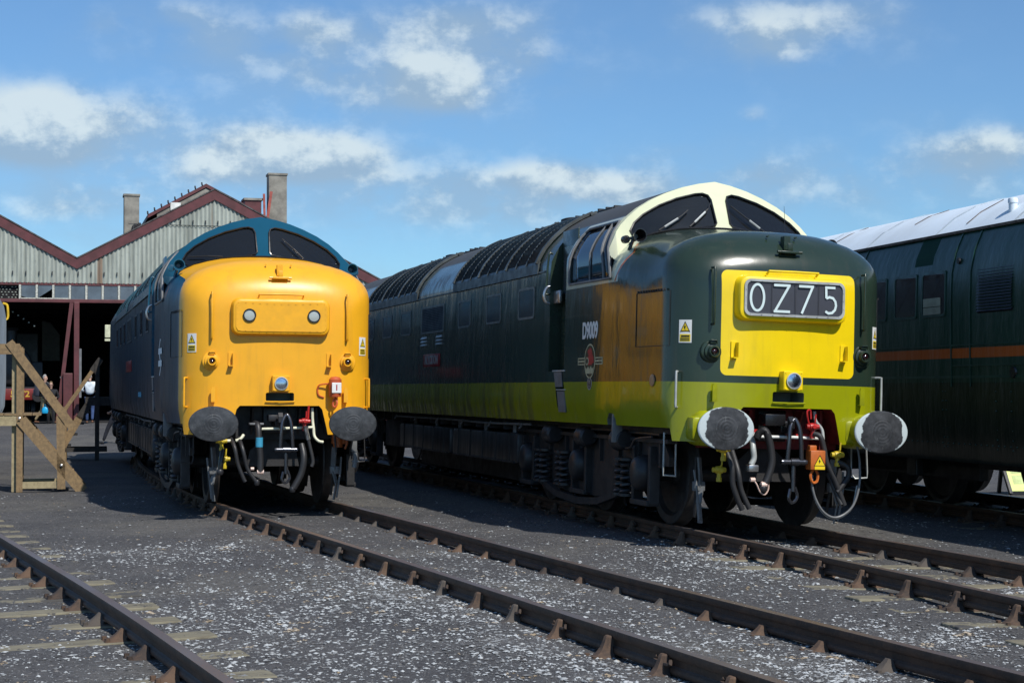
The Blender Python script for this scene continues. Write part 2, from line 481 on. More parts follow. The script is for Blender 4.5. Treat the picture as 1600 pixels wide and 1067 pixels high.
WS=[(.085,3.36),(.095,3.64),(.12,3.695),(.18,3.715),(.27,3.705),(.5,3.64),(.72,3.545),(.91,3.43),(1.02,3.33),(1.075,3.235),(1.06,3.18),(.98,3.155),(.84,3.185),(.54,3.26),(.17,3.315),(.11,3.325)]
def unose(y): 
    W=1.225;R=.45; y=abs(y)
    u=0 if y<W-R else R-math.sqrt(max(0,R*R-(y-(W-R))**2))
    return u+bow(u,y)
def rr_poly(hy,hz,r,n=5,cy=0,cz=0):
    P=[]
    for sx,sz,a0 in ((1,1,0),(-1,1,90),(-1,-1,180),(1,-1,270)):
        for k in range(n+1):
            a=math.radians(a0+90*k/n); P.append((cy+sx*(hy-r)+r*math.cos(a),cz+sz*(hz-r)+r*math.sin(a)))
    return P
def loft_polys(mb,polys,us,mi=0,cap0=False,cap1=True):
    n=len(polys[0]); vs=[];fs=[]
    for P,u in zip(polys,us):
        for y,z in P: vs.append((u(y) if callable(u) else u,y,z))
    for i in range(len(polys)-1):
        for k in range(n): j=(k+1)%n; fs.append((i*n+k,i*n+j,(i+1)*n+j,(i+1)*n+k))
    if cap0: fs.append(tuple(range(n)))
    if cap1: fs.append(tuple(range((len(polys)-1)*n,len(polys)*n)))
    mb.add(vs,fs,mi)
def gasket(name,poly3,r,m,parent): 
    return MB().tube(poly3,r,6,closed=True).obj(name,m,parent,smooth=1.0)

def warning_label(parent,y0,z0,w,h,name='warning_label'):
    """white plate with yellow triangle, wrapped on the nose corner"""
    n=6; sg=1 if y0>0 else -1
    W=1.225;R=.45; a0=math.asin((abs(y0)-(W-R))/R); da=w/2/R
    def P(a,z,o):
        y=(W-R)+(R+o)*math.sin(a); u=R-(R+o)*math.cos(a); return (u+bow(max(0,u),y),sg*y,z)
    mb=MB(); mb.slab([[P(a0-da+2*da*i/n,z0-h/2+h*j/2,.001) for j in range(3)] for i in range(n+1)],.003*sg*-1)
    lab=mb.obj(name,M['labelwhite'],parent)
    def quad(mb,s0,s1,t0,t1,o,mi=0): mb.slab([[P(a0+da*(s0+(s1-s0)*i/3),z0+h/2*t,o) for t in (t0,t1)] for i in range(4)],.0012*-sg,mi)
    def tri(mb,sc,o,cz=.32):
        pts=[(-.8*sc,-.5*sc*.75),(.8*sc,-.5*sc*.75),(0,.75*sc*.75)]
        v=[P(a0+da*s,z0+h/2*(cz+t),o) for s,t in pts]; mb.add(v,[(0,1,2)])
    b=MB(); tri(b,1.0,.0065); b.obj('triangle_border',M['blackink'],lab)
    b=MB(); tri(b,.74,.0080); quad(b,-.84,.84,-.9,-.25,.0045); b.obj('yellow_field',M['labelyel'],lab)
    b=MB()
    v=[P(a0+da*s,z0+h/2*(.32+t),.0095) for s,t in ((.06,.30),(-.16,.02),(.0,.02),(-.1,-.28),(.2,.10),(.03,.10))]; b.add(v,[(0,1,2,4,5),(2,3,4)])
    b.obj('lightning_bolt',M['blackink'],lab); b=MB()
    quad(b,-.7,.6,-.50,-.36,.0062)
    for t in (-.60,-.70,-.80): quad(b,-.7,.72,t-.03,t+.02,.0062)
    b.obj('warning_text',M['blackink'],lab)
    return lab

def coil(mb,c,r,wr,z0,z1,turns,mi=0):
    pts=[(c[0]+r*math.cos(t),c[1]+r*math.sin(t),z0+(z1-z0)*t/(2*PI*turns)) for t in [2*PI*turns*i/(turns*12) for i in range(turns*12+1)]]
    mb.tube(pts,wr,5,mi)
def make_bogie(parent,u0,mir=False):
    """three axle bogie, axles at u0, u0+2.057, u0+4.115"""
    ax=[u0,u0+2.057,u0+4.115]; s=-1 if mir else 1
    bg=MB()
    for sy in (1,-1):
        y0,y1=(1.0,1.06) if sy>0 else (-1.06,-1.0)
        top=[(u0-.62,.74),(u0-.5,.86),(u0+.3,.92),(u0+4.0,.92),(u0+4.62,.86),(u0+4.74,.74)]
        bot=[(u0+4.72,.64),(u0+4.3,.66),(u0+3.9,.66),(u0+3.6,.30),(u0+2.7,.20),(u0+1.5,.20),(u0+.9,.28),(u0+.6,.62),(u0-.2,.66),(u0-.6,.64)]
        bg.prism(top+bot,1,y0,y1)
        # lower equalising beam, horn guides and brake gear
        bg.prism([(u0+.5,.34),(u0+1.3,.2),(u0+2.0,.16),(u0+2.8,.2),(u0+3.6,.34),(u0+3.6,.28),(u0+2.8,.12),(u0+2.0,.08),(u0+1.3,.12),(u0+.5,.28)],1,sy*1.10,sy*1.17)
        for a in ax:
            for k in (-1,1): bg.box(a+k*.24-.035,a+k*.24+.035,min(sy*1.02,sy*1.14),max(sy*1.02,sy*1.14),.22,.84,ch=.008)
            bg.box(a-.26,a+.26,min(sy*1.02,sy*1.16),max(sy*1.02,sy*1.16),.20,.26,ch=.01)
        # ribs and gussets
        for k in range(9): bg.box(u0-.45+k*.62,u0-.42+k*.62,min(sy*1.04,sy*1.1),max(sy*1.04,sy*1.1),.62,.9)
        bg.box(u0-.7,u0+4.8,min(sy*1.0,sy*1.12),max(sy*1.0,sy*1.12),.88,.925,ch=.005)
    bg.prism([(-.34,.50),(-.30,.70),(-.10,.88),(.10,.88),(.30,.70),(.34,.50)],0,u0-.62,u0-.60)
    bg.box(u0+.85,u0+1.1,-1.0,1.0,.45,.8); bg.box(u0+3.0,u0+3.25,-1.0,1.0,.45,.8)
    bo=bg.obj('bogie_frame',M['black'],parent)
    wr=[(0,-.70),(.13,-.70),(.13,-.66),(.45,-.66),(.47,-.685),(.546,-.685),(.553,-.75),(.56,-.762),(.575,-.775),(.575,-.80)]
    for a in ax:
        for sy in (1,-1):
            prof=[(0,.79),(.12,.79),(.13,.73),(.2,.72),(.42,.745),(.455,.79),(.53,.80),(.545,.795),(.55,.72),(.562,.70),(.574,.685),(.57,.665),(.45,.665),(.4,.69),(0,.69)]
            MB().lathe((a,0,.546),1,[(r,t*sy) for r,t in prof],40).obj('wheel',M['wheel'],bo,smooth=.5)
            MB().lathe((a,0,.546),1,[(0,1.24*sy),(.07,1.24*sy),(.13,1.215*sy),(.15,1.19*sy),(.17,1.1*sy),(.17,1.02*sy),(0,1.02*sy)],20,ry=1.18).obj('axlebox',M['blackpaint'],bo,smooth=.5)
        MB().cyl((a,0,.546),1,.085,-1.0,1.0,12).obj('axle',M['black'],bo,smooth=.5)
    for sy in (1,-1):
        for a in (ax[0]+.42,ax[0]+.62,ax[1]+1.30 if not mir else ax[1]-.62,ax[1]+1.50 if not mir else ax[1]-.42,ax[1]-.42 if mir else ax[1]+.5,ax[1]+.68 if not mir else ax[1]+.9):
            m=MB(); coil(m,(a,sy*1.12,0),.075,.020,.30,.66,5); m.cyl((a,sy*1.12,0),2,.1,.27,.30,14); m.cyl((a,sy*1.12,0),2,.1,.66,.69,14)
            m.obj('spring',M['blackpaint'],bo,smooth=.7)
        for a in (u0+.55,u0+1.75,u0+3.0):
            m=MB(); m.lathe((a,sy*1.17,.89),0,[(0,-.16),(.09,-.16),(.115,-.13),(.12,.02),(.125,.03),(.125,.06),(.10,.12),(.05,.15),(.035,.3),(0,.3)],18)
            m.box(a-.05,a+.06,min(sy*1.02,sy*1.12),max(sy*1.02,sy*1.12),.82,.95)
            m.obj('brake_cylinder',M['blackpaint'],bo,smooth=.6)
    # sand pipes, brake hangers, pipe runs
    m=MB()
    for sy in (1,-1):
        for a in ax:
            m.tube([(a-.72,sy*.8,.75),(a-.68,sy*.78,.4),(a-.62,sy*.76,.12)],.018,6)
            m.beam((a+.63,sy*.76,.8),(a+.6,sy*.76,.3),.05,.09); m.box(a+.52,a+.62,min(sy*.70,sy*.82),max(sy*.70,sy*.82),.36,.72,ch=.01)
        m.tube([(u0-.5,sy*1.12,.97),(u0+1.0,sy*1.15,.985),(u0+2.6,sy*1.14,.98),(u0+4.6,sy*1.12,.985)],.014,6)
        m.tube([(u0-.4,sy*1.17,.945),(u0+.0,sy*1.2,.91),(u0+.12,sy*1.21,.82),(u0+.3,sy*1.2,.80)],.013,6,smooth=4)
    m.obj('brake_rigging',M['blackpaint'],bo,smooth=.8)
    return bo

def make_loco(scheme,mw,name,label,cat):
    G=scheme=='G'
    root=tag(empty(name,mw),label,cat)
    P=lambda mb,n,m,sm=.6,par=None,bevel=0: mb.obj(n,m,par or root,smooth=sm,bevel=bevel)
    paint=M[scheme]; trim=M['blackgloss']
    # ---- body shell
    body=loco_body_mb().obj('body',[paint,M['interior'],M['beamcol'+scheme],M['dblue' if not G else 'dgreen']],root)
    cut=[]
    for s in (1,-1):
        cut.append(MB().prism([(s*y,z) for y,z in WS],0,1.2,2.25,1))
        # cab side window
        # cab side window and recessed door
        cut.append(MB().prism(SW,1,min(s*.95,s*1.6),max(s*.95,s*1.6),1))
        cut.append(MB().box(3.24,3.84,min(s*1.17,s*1.6),max(s*1.17,s*1.6),1.66,3.46,3))
        cut.append(MB().prism([(3.12,1.22),(3.30,1.655),(3.62,1.655),(3.46,1.22)],1,min(s*1.24,s*1.6),max(s*1.24,s*1.6),3))
        cut.append(MB().prism([(1.50,.9),(1.53,1.12),(1.60,1.18),(1.70,1.18),(1.76,1.12),(1.78,.9)],1,min(s*1.15,s*1.6),max(s*1.15,s*1.6),1))
    cab=MB(); g=[]
    for u in (2.10,3.12):
        g+= [(u,y*.93,z*.965) for y,z in [(1.34,1.6),(1.34,2.9)]+[(1.34*f,zbody(f)) for f in (.97,.835,.58,.22,-.22,-.58,-.835,-.97)]+[(-1.34,2.9),(-1.34,1.6)]]
    n=len(g)//2; cab.add(g,[tuple(range(n)),tuple(range(2*n-1,n-1,-1))]+[(i,n+i,n+(i+1)%n,(i+1)%n) for i in range(n)],1); cut.append(cab)
    # draw gear recess and slot in the nose
    cut.append(MB().prism([(.50,1.285),(.54,1.24),(.60,1.0),(.66,.7),(-.66,.7),(-.60,1.0),(-.54,1.24),(-.50,1.285)],0,-.3,.42,2))
    cut.append(MB().prism(rr_poly(.178,.055,.02,3,0,1.395),0,-.3,.25,1))
    boolcut(body,cut); shade(body.data,.5)
    if G: pass
    # ---- windscreens, gaskets
    for s in (1,-1):
        loop=[(uwind(y,z)-.004,s*y,z) for y,z in WS]
        m=MB(); cx=[sum(p[i] for p in loop)/len(loop) for i in range(3)]
        sub=[]
        for a,b in zip(loop,loop[1:]+loop[:1]):
            sub.append(a)
        vs=[(p[0]+.02,p[1],p[2]) for p in sub]; inner=[(uwind(c[1],c[2])+.016,c[1],c[2]) for c in [tuple(cx[i]+(p[i]-cx[i])*.55 for i in range(3)) for p in sub]]
        N_=len(vs); allv=vs+inner+[(uwind(cx[1],cx[2])+.016,cx[1],cx[2])]
        fs=[(i,(i+1)%N_,N_+(i+1)%N_,N_+i) for i in range(N_)]+[(N_+i,N_+(i+1)%N_,2*N_) for i in range(N_)]
        m.add(allv,fs); w=P(m,'windscreen',M['glass'],3)
        gasket('window_seal',loop,.013,trim,w)
    # black rubber strip at windscreen foot
    P(MB().tube([(uA(y)-.02,y,znose(1.58,abs(y)/1.33)+.012) for y in [(-1.12+2.24*i/24) for i in range(25)]],.014,6),'cowl_seal',trim,1)
    # cab side windows
    for s in (1,-1):
        out=SW
        def ysec(z): 
            lo,hi=0,1
            for _ in range(24):
                mid=(lo+hi)/2
                if zbody(mid)>z: lo=mid
                else: hi=mid
            return 1.34*lo if z>2.9 else 1.34
        rows=[]
        for k in range(9):
            z=2.68+(3.355-2.68)*k/8
            xl=swl(z); xr=3.11
            rows.append([(xl+(xr-xl)*i/6,s*(ysec(z)-.022),z) for i in range(7)])
        w=P(MB().slab(rows,.004*s),'cab_side_window',M['sideglass'],2)
        gasket('window_seal',[(x,s*(ysec(z)+.004),z) for x,z in [(a+(c-a)*t,b+(d-b)*t) for (a,b),(c,d) in zip(out,out[1:]+out[:1]) for t in (0,.25,.5,.75)]],.016,M['grey'],w)
        for xx,r in ((1.86,.016),(2.40,.010)):
            zz=[2.68+.67*k/8 for k in range(9)]
            MB().tube([(swl(z)+.24 if xx<2 else xx+.10*(z-2.68),s*(ysec(z)-.006),z) for z in zz],r,6).obj('window_bar',M['grey'],w,smooth=1)
        # aluminium sill strip
        # recessed door with a droplight, handrails, steps
        d=MB().box(3.25,3.83,min(s*1.175,s*1.195),max(s*1.175,s*1.195),1.67,3.40,0,.006); d.box(3.30,3.78,min(s*1.19,s*1.203),max(s*1.19,s*1.203),1.72,2.45,0,.004)
        dd=P(d,'cab_door',M['dblue' if not G else 'dgreen'])
        MB().box(3.34,3.74,min(s*1.196,s*1.204),max(s*1.196,s*1.204),2.62,3.2).obj('door_window',M['paneglass'],dd)
        MB().tube([(3.32,s*1.2,2.2),(3.32,s*1.235,2.2),(3.42,s*1.235,2.2)],.012,6).obj('door_handle',M['chrome'],dd)
        for xx in (3.87,):
            P(MB().tube([(xx,s*1.33,2.62),(xx,s*1.39,2.62),(xx,s*1.39,2.66),(xx,s*1.36,3.10),(xx,s*1.31,3.12)] if xx>3.5 else [(xx,s*1.33,1.75),(xx,s*1.385,1.76),(xx,s*1.385,2.55),(xx,s*1.33,2.56)],.014,8,smooth=3),'door_handrail',M['dgreen'] if G else M['dblue'],1)
        m=MB(); m.tube([(3.86,s*1.335,2.50),(3.86,s*1.40,2.53),(3.86,s*1.415,2.62),(3.86,s*1.38,2.70),(3.86,s*1.335,2.72)],.018,8,smooth=3); m.box(3.60,3.84,min(s*1.26,s*1.30),max(s*1.26,s*1.30),2.50,2.66,0,.01); P(m,'door_bracket',M['chrome'],1)
        st=MB(); st.box(3.20,3.66,min(s*1.22,s*1.352),max(s*1.22,s*1.352),1.655,1.675,0,.004)
        st.box(3.16,3.5,min(s*1.25,s*1.35),max(s*1.25,s*1.35),1.43,1.445,0,.003)
        P(st,'footstep',M['silver'])
        st=MB(); st.prism([(3.26,1.47),(3.31,1.65),(3.60,1.65),(3.53,1.47)],1,min(s*1.342,s*1.349),max(s*1.342,s*1.349)); st.prism([(3.12,1.17),(3.20,1.42),(3.47,1.42),(3.38,1.17)],1,min(s*1.335,s*1.347),max(s*1.335,s*1.347)); P(st,'kick_plate',M['grey'])
        # wing mirror / horn by the windscreen
    # interior: desk, seats, rear bulkhead
    m=MB(); m.box(2.12,2.45,-1.15,1.15,2.2,2.62,0,.03); m.box(2.3,2.42,-.9,-.55,2.6,2.75); P(m,'control_desk',M['seat'])
    for yy in (.62,-.62):
        m=MB(); m.box(2.75,3.08,yy-.24,yy+.24,2.15,2.3,0,.03); m.box(3.0,3.1,yy-.22,yy+.22,2.3,2.95,0,.03); P(m,'seat',M['seatred'])
    # ---- wipers
    def wiper(y0,y1,z1,y2,z2):
        m=MB(); z0=znose(1.58,abs(y0)/1.33)+.03
        a=(uwind(y0,z0+.02)-.05,y0,z0); b=(uwind(y1,z1)-.045,y1,z1); c=(uwind(y2,z2)-.03,y2,z2)
        m.tube([a,b],.011,6); m.tube([b,c],.008,6); P(m,'wiper',M['blackpaint'] if not G else M['blackpaint'],1)
        if G: MB().tube([tuple(b[i]+(a[i]-b[i])*t for i in range(3)) for t in (.15,.75)],.013,6).obj('wiper_blade',M['silver'],root)
    if G:
        wiper(.78,.50,3.42,.40,3.50); wiper(.42,.17,3.52,.12,3.60); wiper(-.50,-.30,3.44,-.13,3.58)
        P(MB().tube([(1.35,-.62,3.20),(1.35,-.61,3.4),(1.35,-.60,3.56)],[.004,.003,.002],5),'radio_aerial',M['blackpaint'])
    else:
        wiper(.55,.75,3.29,1.0,3.28); wiper(-.55,-.42,3.42,-.27,3.56)
    # horns beside the windscreen
    for s in (1,-1):
        m=MB(); c=(1.42,s*1.16,3.13)
        m.lathe(c,0,[(0,-.02),(.035,-.02),(.075,-.15),(.078,-.16),(.066,-.16),(.025,-.02)],20)
        m.lathe((1.52,s*1.24,3.10),0,[(0,.03),(.045,.02),(.045,-.04),(0,-.05)],14)
        m.beam((1.46,s*1.16,3.12),(1.50,s*1.20,2.98),.03,.03); m.beam((1.42,s*1.16,3.12),(1.52,s*1.24,3.10),.03,.03)
        P(m,'horn',M['blackgloss'] if G else M['dblue'])
    # ---- nose furniture
    # route indicator box
    nf=lambda off: (lambda y: unose(y)-off)
    m=MB(); bx=lambda e,r:rr_poly(.625-e,.238-e,r-e*.3,5,0,2.40)
    loft_polys(m,[bx(0,.10),bx(.01,.10),bx(.025,.09),bx(.05,.09)],[nf(-.03),nf(.075),nf(.105),nf(.115)])
    box=P(m,'headcode_box',M['ypanel'] if G else M['yfront'],.5)
    ff=lambda off:(lambda y: unose(0)*.0-.07*(1-min(1,(y/1.1)**2))-.115-off)
    if G:
        m=MB(); o=rr_poly(.567,.188,.07,5,0,2.405); i_=rr_poly(.540,.163,.055,5,0,2.405); n=len(o)
        vs=[(ff(.003)(y),y,z) for y,z in o]+[(ff(.014)(y),y,z) for y,z in o]+[(ff(.014)(y),y,z) for y,z in i_]+[(ff(.001)(y),y,z) for y,z in i_]
        m.add(vs,[(k*n+a,k*n+(a+1)%n,(k+1)*n+(a+1)%n,(k+1)*n+a) for k in range(3) for a in range(n)])
        for k in range(22):
            p=o[(k*len(o)//22)%len(o)]
        for (y,z) in [(-.5+.125*k,2.574) for k in range(9)]+[(-.5+.125*k,2.236) for k in range(9)]+[(q,2.405+r) for q in (.55,-.55) for r in (-.08,0,.08)]:
            m.cyl((ff(.014)(y),y,z),0,.006,-.004,0,6)
        MBo=m.obj('headcode_frame',M['silver'],box,smooth=.5)
        m=MB(); loft_polys(m,[i_],[ff(.002)],0,cap0=True,cap1=False); m.obj('headcode_glass',M['blind'],box)
        # blind panel lines and characters  0 Z 7 5
        m=MB()
        for yy in (.265,0.0,-.265): MB().box(ff(.0045)(yy),ff(.003)(yy),yy-.002,yy+.002,2.25,2.56).obj('blind_edge',M['blackink'],box)
        def stroke(mb,pts,w,closed=False):
            # flat ribbon in y,z
            Pn=[Vector((0,a,b)) for a,b in pts]; N=len(Pn); L=[];R=[]
            for k in range(N):
                if closed: d0=Pn[k]-Pn[k-1]; d1=Pn[(k+1)%N]-Pn[k]
                else: d0=Pn[k]-Pn[max(k-1,0)]; d1=Pn[min(k+1,N-1)]-Pn[k]
                if d0.length<1e-7:d0=d1
                if d1.length<1e-7:d1=d0
                n0=Vector((0,-d0.z,d0.y)).normalized(); n1=Vector((0,-d1.z,d1.y)).normalized(); n=(n0+n1); n.normalize(); q=w/2/max(.35,n.dot(n0))
                L.append(Pn[k]+n*q); R.append(Pn[k]-n*q)
            vs=[(ff(.006)(p.y),p.y,p.z) for p in L+R]; fs=[(k,(k+1)%N,N+(k+1)%N,N+k) for k in range(N if closed else N-1)]
            mb.add(vs,fs)
        hh=.146; w=.026; cz=2.405; m=MB()
        stroke(m,[(.425+.072*math.cos(t),cz+(hh-.012)*math.sin(t)) for t in [2*PI*k/36 for k in range(36)]],w,True)
        m.obj('numeral',M['blindwhite'],box)
        m=MB(); stroke(m,[(.245,cz+hh-.012),(.062,cz+hh-.012)],w); stroke(m,[(.080,cz+hh-.022),(.225,cz-hh+.022)],w); stroke(m,[(.245,cz-hh+.012),(.062,cz-hh+.012)],w)
        m.obj('numeral',M['blindwhite'],box)
        m=MB(); stroke(m,[(-.035,cz+hh-.012),(-.205,cz+hh-.012)],w); stroke(m,[(-.190,cz+hh-.016),(-.070,cz-hh)],w); m.obj('numeral',M['blindwhite'],box)
        m=MB(); stroke(m,[(-.455,cz+hh-.012),(-.335,cz+hh-.012)],w); stroke(m,[(-.347,cz+hh-.012),(-.352,cz+.022)],w)
        stroke(m,[(-.350,cz+.022),(-.388,cz+.036),(-.430,cz+.026),(-.458,cz-.008),(-.466,cz-.050),(-.454,cz-.094),(-.420,cz-.126),(-.378,cz-.132),(-.342,cz-.112)],w)
        m.obj('numeral',M['blindwhite'],box)
    else:
        m=MB(); loft_polys(m,[rr_poly(.575,.19,.07,5,0,2.40)]*1+[rr_poly(.57,.185,.07,5,0,2.40)],[ff(.0),ff(.006)])
        for (y,z) in [(-.54+.09*k,2.573) for k in range(13)]+[(-.54+.09*k,2.227) for k in range(13)]+[(q,2.40+r) for q in (.556,-.556) for r in (-.1,-.03,.04,.11)]:
            m.cyl((ff(.005)(y),y,z),0,.006,-.004,0,6)
        pl=m.obj('marker_plate',M['yfront'],box,smooth=.5)
        for yy in (.405,-.405):
            MB().lathe((ff(.006)(yy),yy,2.415),0,[(.066,0),(.078,0),(.082,-.012),(.066,-.012),(.066,0)],32).obj('lamp_ring',M['blackgloss'],pl,smooth=.5)
            MB().lathe((ff(.006)(yy),yy,2.415),0,[(0,-.007),(.05,-.006),(.067,-.002)],32).obj('marker_lamp',M['glass_lamp'],pl,smooth=.8)
    col='ypanel' if G else 'yfront'
    hm=M['dgreen'] if G else M['yfront']
    # rail above box
    P(MB().tube([(unose(.28)-.02,.28,2.655),(unose(.28)-.07,.28,2.683),(unose(0)-.07,0,2.685),(unose(.28)-.07,-.28,2.683),(unose(.28)-.02,-.28,2.655)],.013,8),'grab_rail',M[col],1)
    # upper vertical handrails
    for s in (1,-1):
        y=s*.855; u=unose(y)
        P(MB().tube([(u+.02,y,2.70),(u-.055,y,2.70),(u-.06,y,2.68),(u-.06,y,2.14),(u-.055,y,2.12),(u+.02,y,2.12)],.0125,8),'nose_handrail',hm,1)
        # lower handrails on the corners
        y=s*1.135; u=unose(y)
        P(MB().tube([(u,y,1.63),(u-.055,y+s*.035,1.63),(u-.06,y+s*.04,1.60),(u-.06,y+s*.04,1.30),(u-.055,y+s*.035,1.27),(u,y,1.265)],.0125,8,smooth=2),'corner_handrail',M['silver'] if G else M['yfront'],1)
        # marker / tail lamps
        y=s*.855; u=unose(y)+.012
        m=MB(); m.lathe((u,y,1.84),0,[(0,.02),(.115,.02),(.115,-.022),(.105,-.03),(.088,-.032),(.086,-.055),(.075,-.06),(.062,-.062),(.06,-.10),(.052,-.112),(.044,-.112),(.036,-.09),(.0,-.085)],28)
        m.box(u-.075,u-.02,y-.035,y+.035,1.92,1.955,0,.006); m.tube([(u-.05,y-.045,1.925),(u-.085,y-.03,1.955),(u-.085,y+.03,1.955),(u-.05,y+.045,1.925)],.007,6)
        tl=P(m,'tail_lamp',M['dgreen'] if G else M['yfront'],.5)
        MB().lathe((u-.082,y,1.84),0,[(0,-.035),(.018,-.032),(.032,-.018),(.036,0)],20).obj('lens',M['lens_dark'],tl,smooth=1)
        # lamp irons
        for (yy,z0,z1) in ((s*.62,1.79,1.93),(s*.835,1.36,1.47)):
            if (yy,G)==(0,0): continue
            uu=unose(yy); m=MB()
            if z0>1.5:
                m.box(uu-.012,uu+.01,yy-.03,yy+.03,z0-.03,z1+.02); m.box(uu-.085,uu-.01,yy-.03,yy-.018,z0,z1+.01); m.box(uu-.085,uu-.01,yy-.03,yy+.03,z0-.012,z0)
            else:
                m.prism([(yy-.026,z0-.02),(yy+.026,z0-.02),(yy+.026,z1+.02),(yy+.016,z1+.045),(yy-.016,z1+.045),(yy-.026,z1+.02)],0,uu-.07,uu-.058); m.box(uu-.07,uu+.01,yy-.026,yy+.026,z0-.03,z0-.018)
            P(m,'lamp_iron',(M['ypanel'] if z0>1.5 else M['lime']) if G else M['yfront'])
    # top bracket
    m=MB(); zz=2.90; uu=-.02
    m.box(.03,.12,-.035,.035,2.93,3.07); m.box(-.055,.10,-.10,.10,2.885,2.91,0,.006); m.box(-.05,-.035,-.028,.028,2.905,2.99,0,.003); m.cyl((-.03,0,2.90),1,.016,-.14,.14,8)
    db=P(m,'disc_bracket',hm,.5)
    for yy in (-.16,.16): MB().cyl((.17,yy,3.075),0,.011,-.02,.02,8).obj('bolt',hm,db)
    # headlight
    u=unose(0); m=MB(); o=rr_poly(.108,.10,.012,2,0,1.565)
    loft_polys(m,[o,o,rr_poly(.10,.092,.010,2,0,1.565)],[u+.02,u-.10,u-.108],0,cap1=True)
    for a,b in ((1,1),(-1,1),(1,-1),(-1,-1)): m.cyl((u-.108,a*.088,1.565+b*.082),0,.008,-.004,0,6)
    hl=P(m,'headlight',M['ypanel'] if G else M['yfront'],.5)
    MB().lathe((u-.109,0,1.565),0,[(.072,0),(.080,-.001),(.084,-.016),(.074,-.018),(.072,0)],32).obj('lamp_ring',M['silver'],hl,smooth=.5)
    MB().lathe((u-.111,0,1.565),0,[(0,-.012),(.04,-.010),(.073,-.002)],32).obj('lens',M['reflector'],hl,smooth=1)
    MB().lathe((u-.124,0,1.565),0,[(0,-.010),(.04,-.008),(.073,0)],32).obj('lamp_glass',M['lampclear'],hl,smooth=1)
    # slot lip
    P(MB().tube([(unose(.18)-.012,.185,1.338),(u-.015,0,1.336),(unose(.18)-.012,-.185,1.338)],.009,6),'slot_lip',M['lime'] if G else M['yfront'])
    # small plate seams / rivets down the nose front
    warning_label(root,1.085,2.045 if G else 2.07,.135,.235); warning_label(root,-1.085,2.05,.135,.235)
    # ---- buffer beam, buffers
    m=MB(); m.box(.40,.46,-.8,.8,.85,1.28); m.box(.18,.41,-.52,-.49,.86,1.27); m.box(.18,.41,.49,.52,.86,1.27)
    for a in (-.3,.3): m.prism([(.41,.9),(.18,1.25),(.41,1.25)],1,a-.012,a+.012)
    P(m,'buffer_beam',M['beamcol'+scheme],.5)
    for s in (1,-1):
        y=s*.8635; z=1.065
        m=MB(); m.lathe((0,y,z),0,[(0,.25),(.19,.25),(.19,.02),(.165,-.03),(.15,-.05),(.14,-.20),(.145,-.21),(.145,-.24),(.10,-.25),(.095,-.44),(0,-.44)],28)
        m.box(-.06,.2,y-.2,y+.2,.93,1.18,0,.05)
        bf=P(m,'buffer',M['lime'] if G else M['yfront'],.5)
        m=MB(); N_=48; prof=[(0,-.40),(.16,-.405),(.296,-.43),(.303,-.438),(.302,-.452),(.292,-.460),(.16,-.474),(0,-.480)]
        m.lathe((0,y,z),0,prof,N_,ry=.715); h=m.obj('buffer_head',M['bufG'] if G else M['bufY'],bf,smooth=.5)
    # ---- draw hook and screw coupling
    m=MB(); m.box(-.02,.40,-.055,.055,1.03,1.14,0,.01); m.box(.30,.40,-.16,.16,.93,1.26,0,.015)
    m.box(-.06,.12,.02,.25 if G else .14,1.10 if G else 1.09,1.22 if G else 1.17,0,.01)
    m.prism([(-.05,1.02),(-.12,1.03),(-.17,1.08),(-.17,1.15),(-.13,1.20),(-.10,1.17),(-.12,1.13),(-.10,1.09),(-.02,1.10),(0,1.15),(.06,1.15),(.06,1.03)],1,-.028,.028)
    P(m,'draw_hook',M['blackgloss'] if G else M['blackpaint'],.5,bevel=0)
    yc=-.03 if G else -.07; m=MB()
    m.tube([(-.16,yc+.075,.74),(-.17,yc+.065,.95),(-.16,yc+.05,1.08),(-.14,yc+.01,1.16),(-.14,yc-.02,1.165),(-.16,yc-.055,1.08),(-.17,yc-.07,.95),(-.16,yc-.085,.74)],.024,8,smooth=4)
    m.cyl((-.16,yc,.735),1,.030,-.12,.12,12); m.cyl((-.16,yc,.735),1,.040,-.05,.04,12)
    m.lathe((-.16,yc-.115,.735),1,[(0,-.03),(.026,-.03),(.032,0),(.026,.03),(0,.03)],10); m.lathe((-.16,yc+.115,.735),1,[(0,-.03),(.026,-.03),(.032,0),(.026,.03),(0,.03)],10)
    m.cyl((-.15,yc,.735),2,.022,-.30,.02,10); m.tube([(-.15,yc+.03,.46),(-.16,yc+.05,.36),(-.15,yc,.32),(-.15,yc-.05,.38),(-.15,yc-.02,.48)],.018,6,smooth=3)
    P(m,'screw_coupling',M['link'],.8)
    # ---- hoses and cocks
    T=lambda n,pts,r,mt,x=-.12,sm=5,nn=8: P(MB().tube([(p[2] if len(p)>2 else x,p[0],p[1]) for p in pts],r,nn,smooth=sm),n,M[mt],1.2)
    def cock(y,z,mt='cock',x=-.08):
        m=MB(); m.lathe((x,y,z),1,[(0,-.07),(.026,-.07),(.026,-.04),(.036,-.035),(.040,0),(.036,.035),(.026,.04),(.026,.07),(0,.07)],12); m.cyl((x,y,z),2,.022,-.09,.0,10); m.tube([(x-.01,y,z+.02),(x-.03,y-.015,z+.05),(x-.03,y-.02,z+.13)],.009,6)
        m.cyl((x,y,z),0,.02,-.05,.05,8); m.lathe((x,y,z-.10),2,[(0,-.02),(.03,-.02),(.03,.02),(0,.02)],8); P(m,'air_cock',M[mt],.6)
    def gland(y,z,x=-.12,r=.034): P(MB().lathe((x,y,z),2,[(0,-.035),(r*.7,-.035),(r,-.015),(r,.02),(r*.8,.035),(0,.035)],10),'hose_coupling',M['blackpaint'],.6)
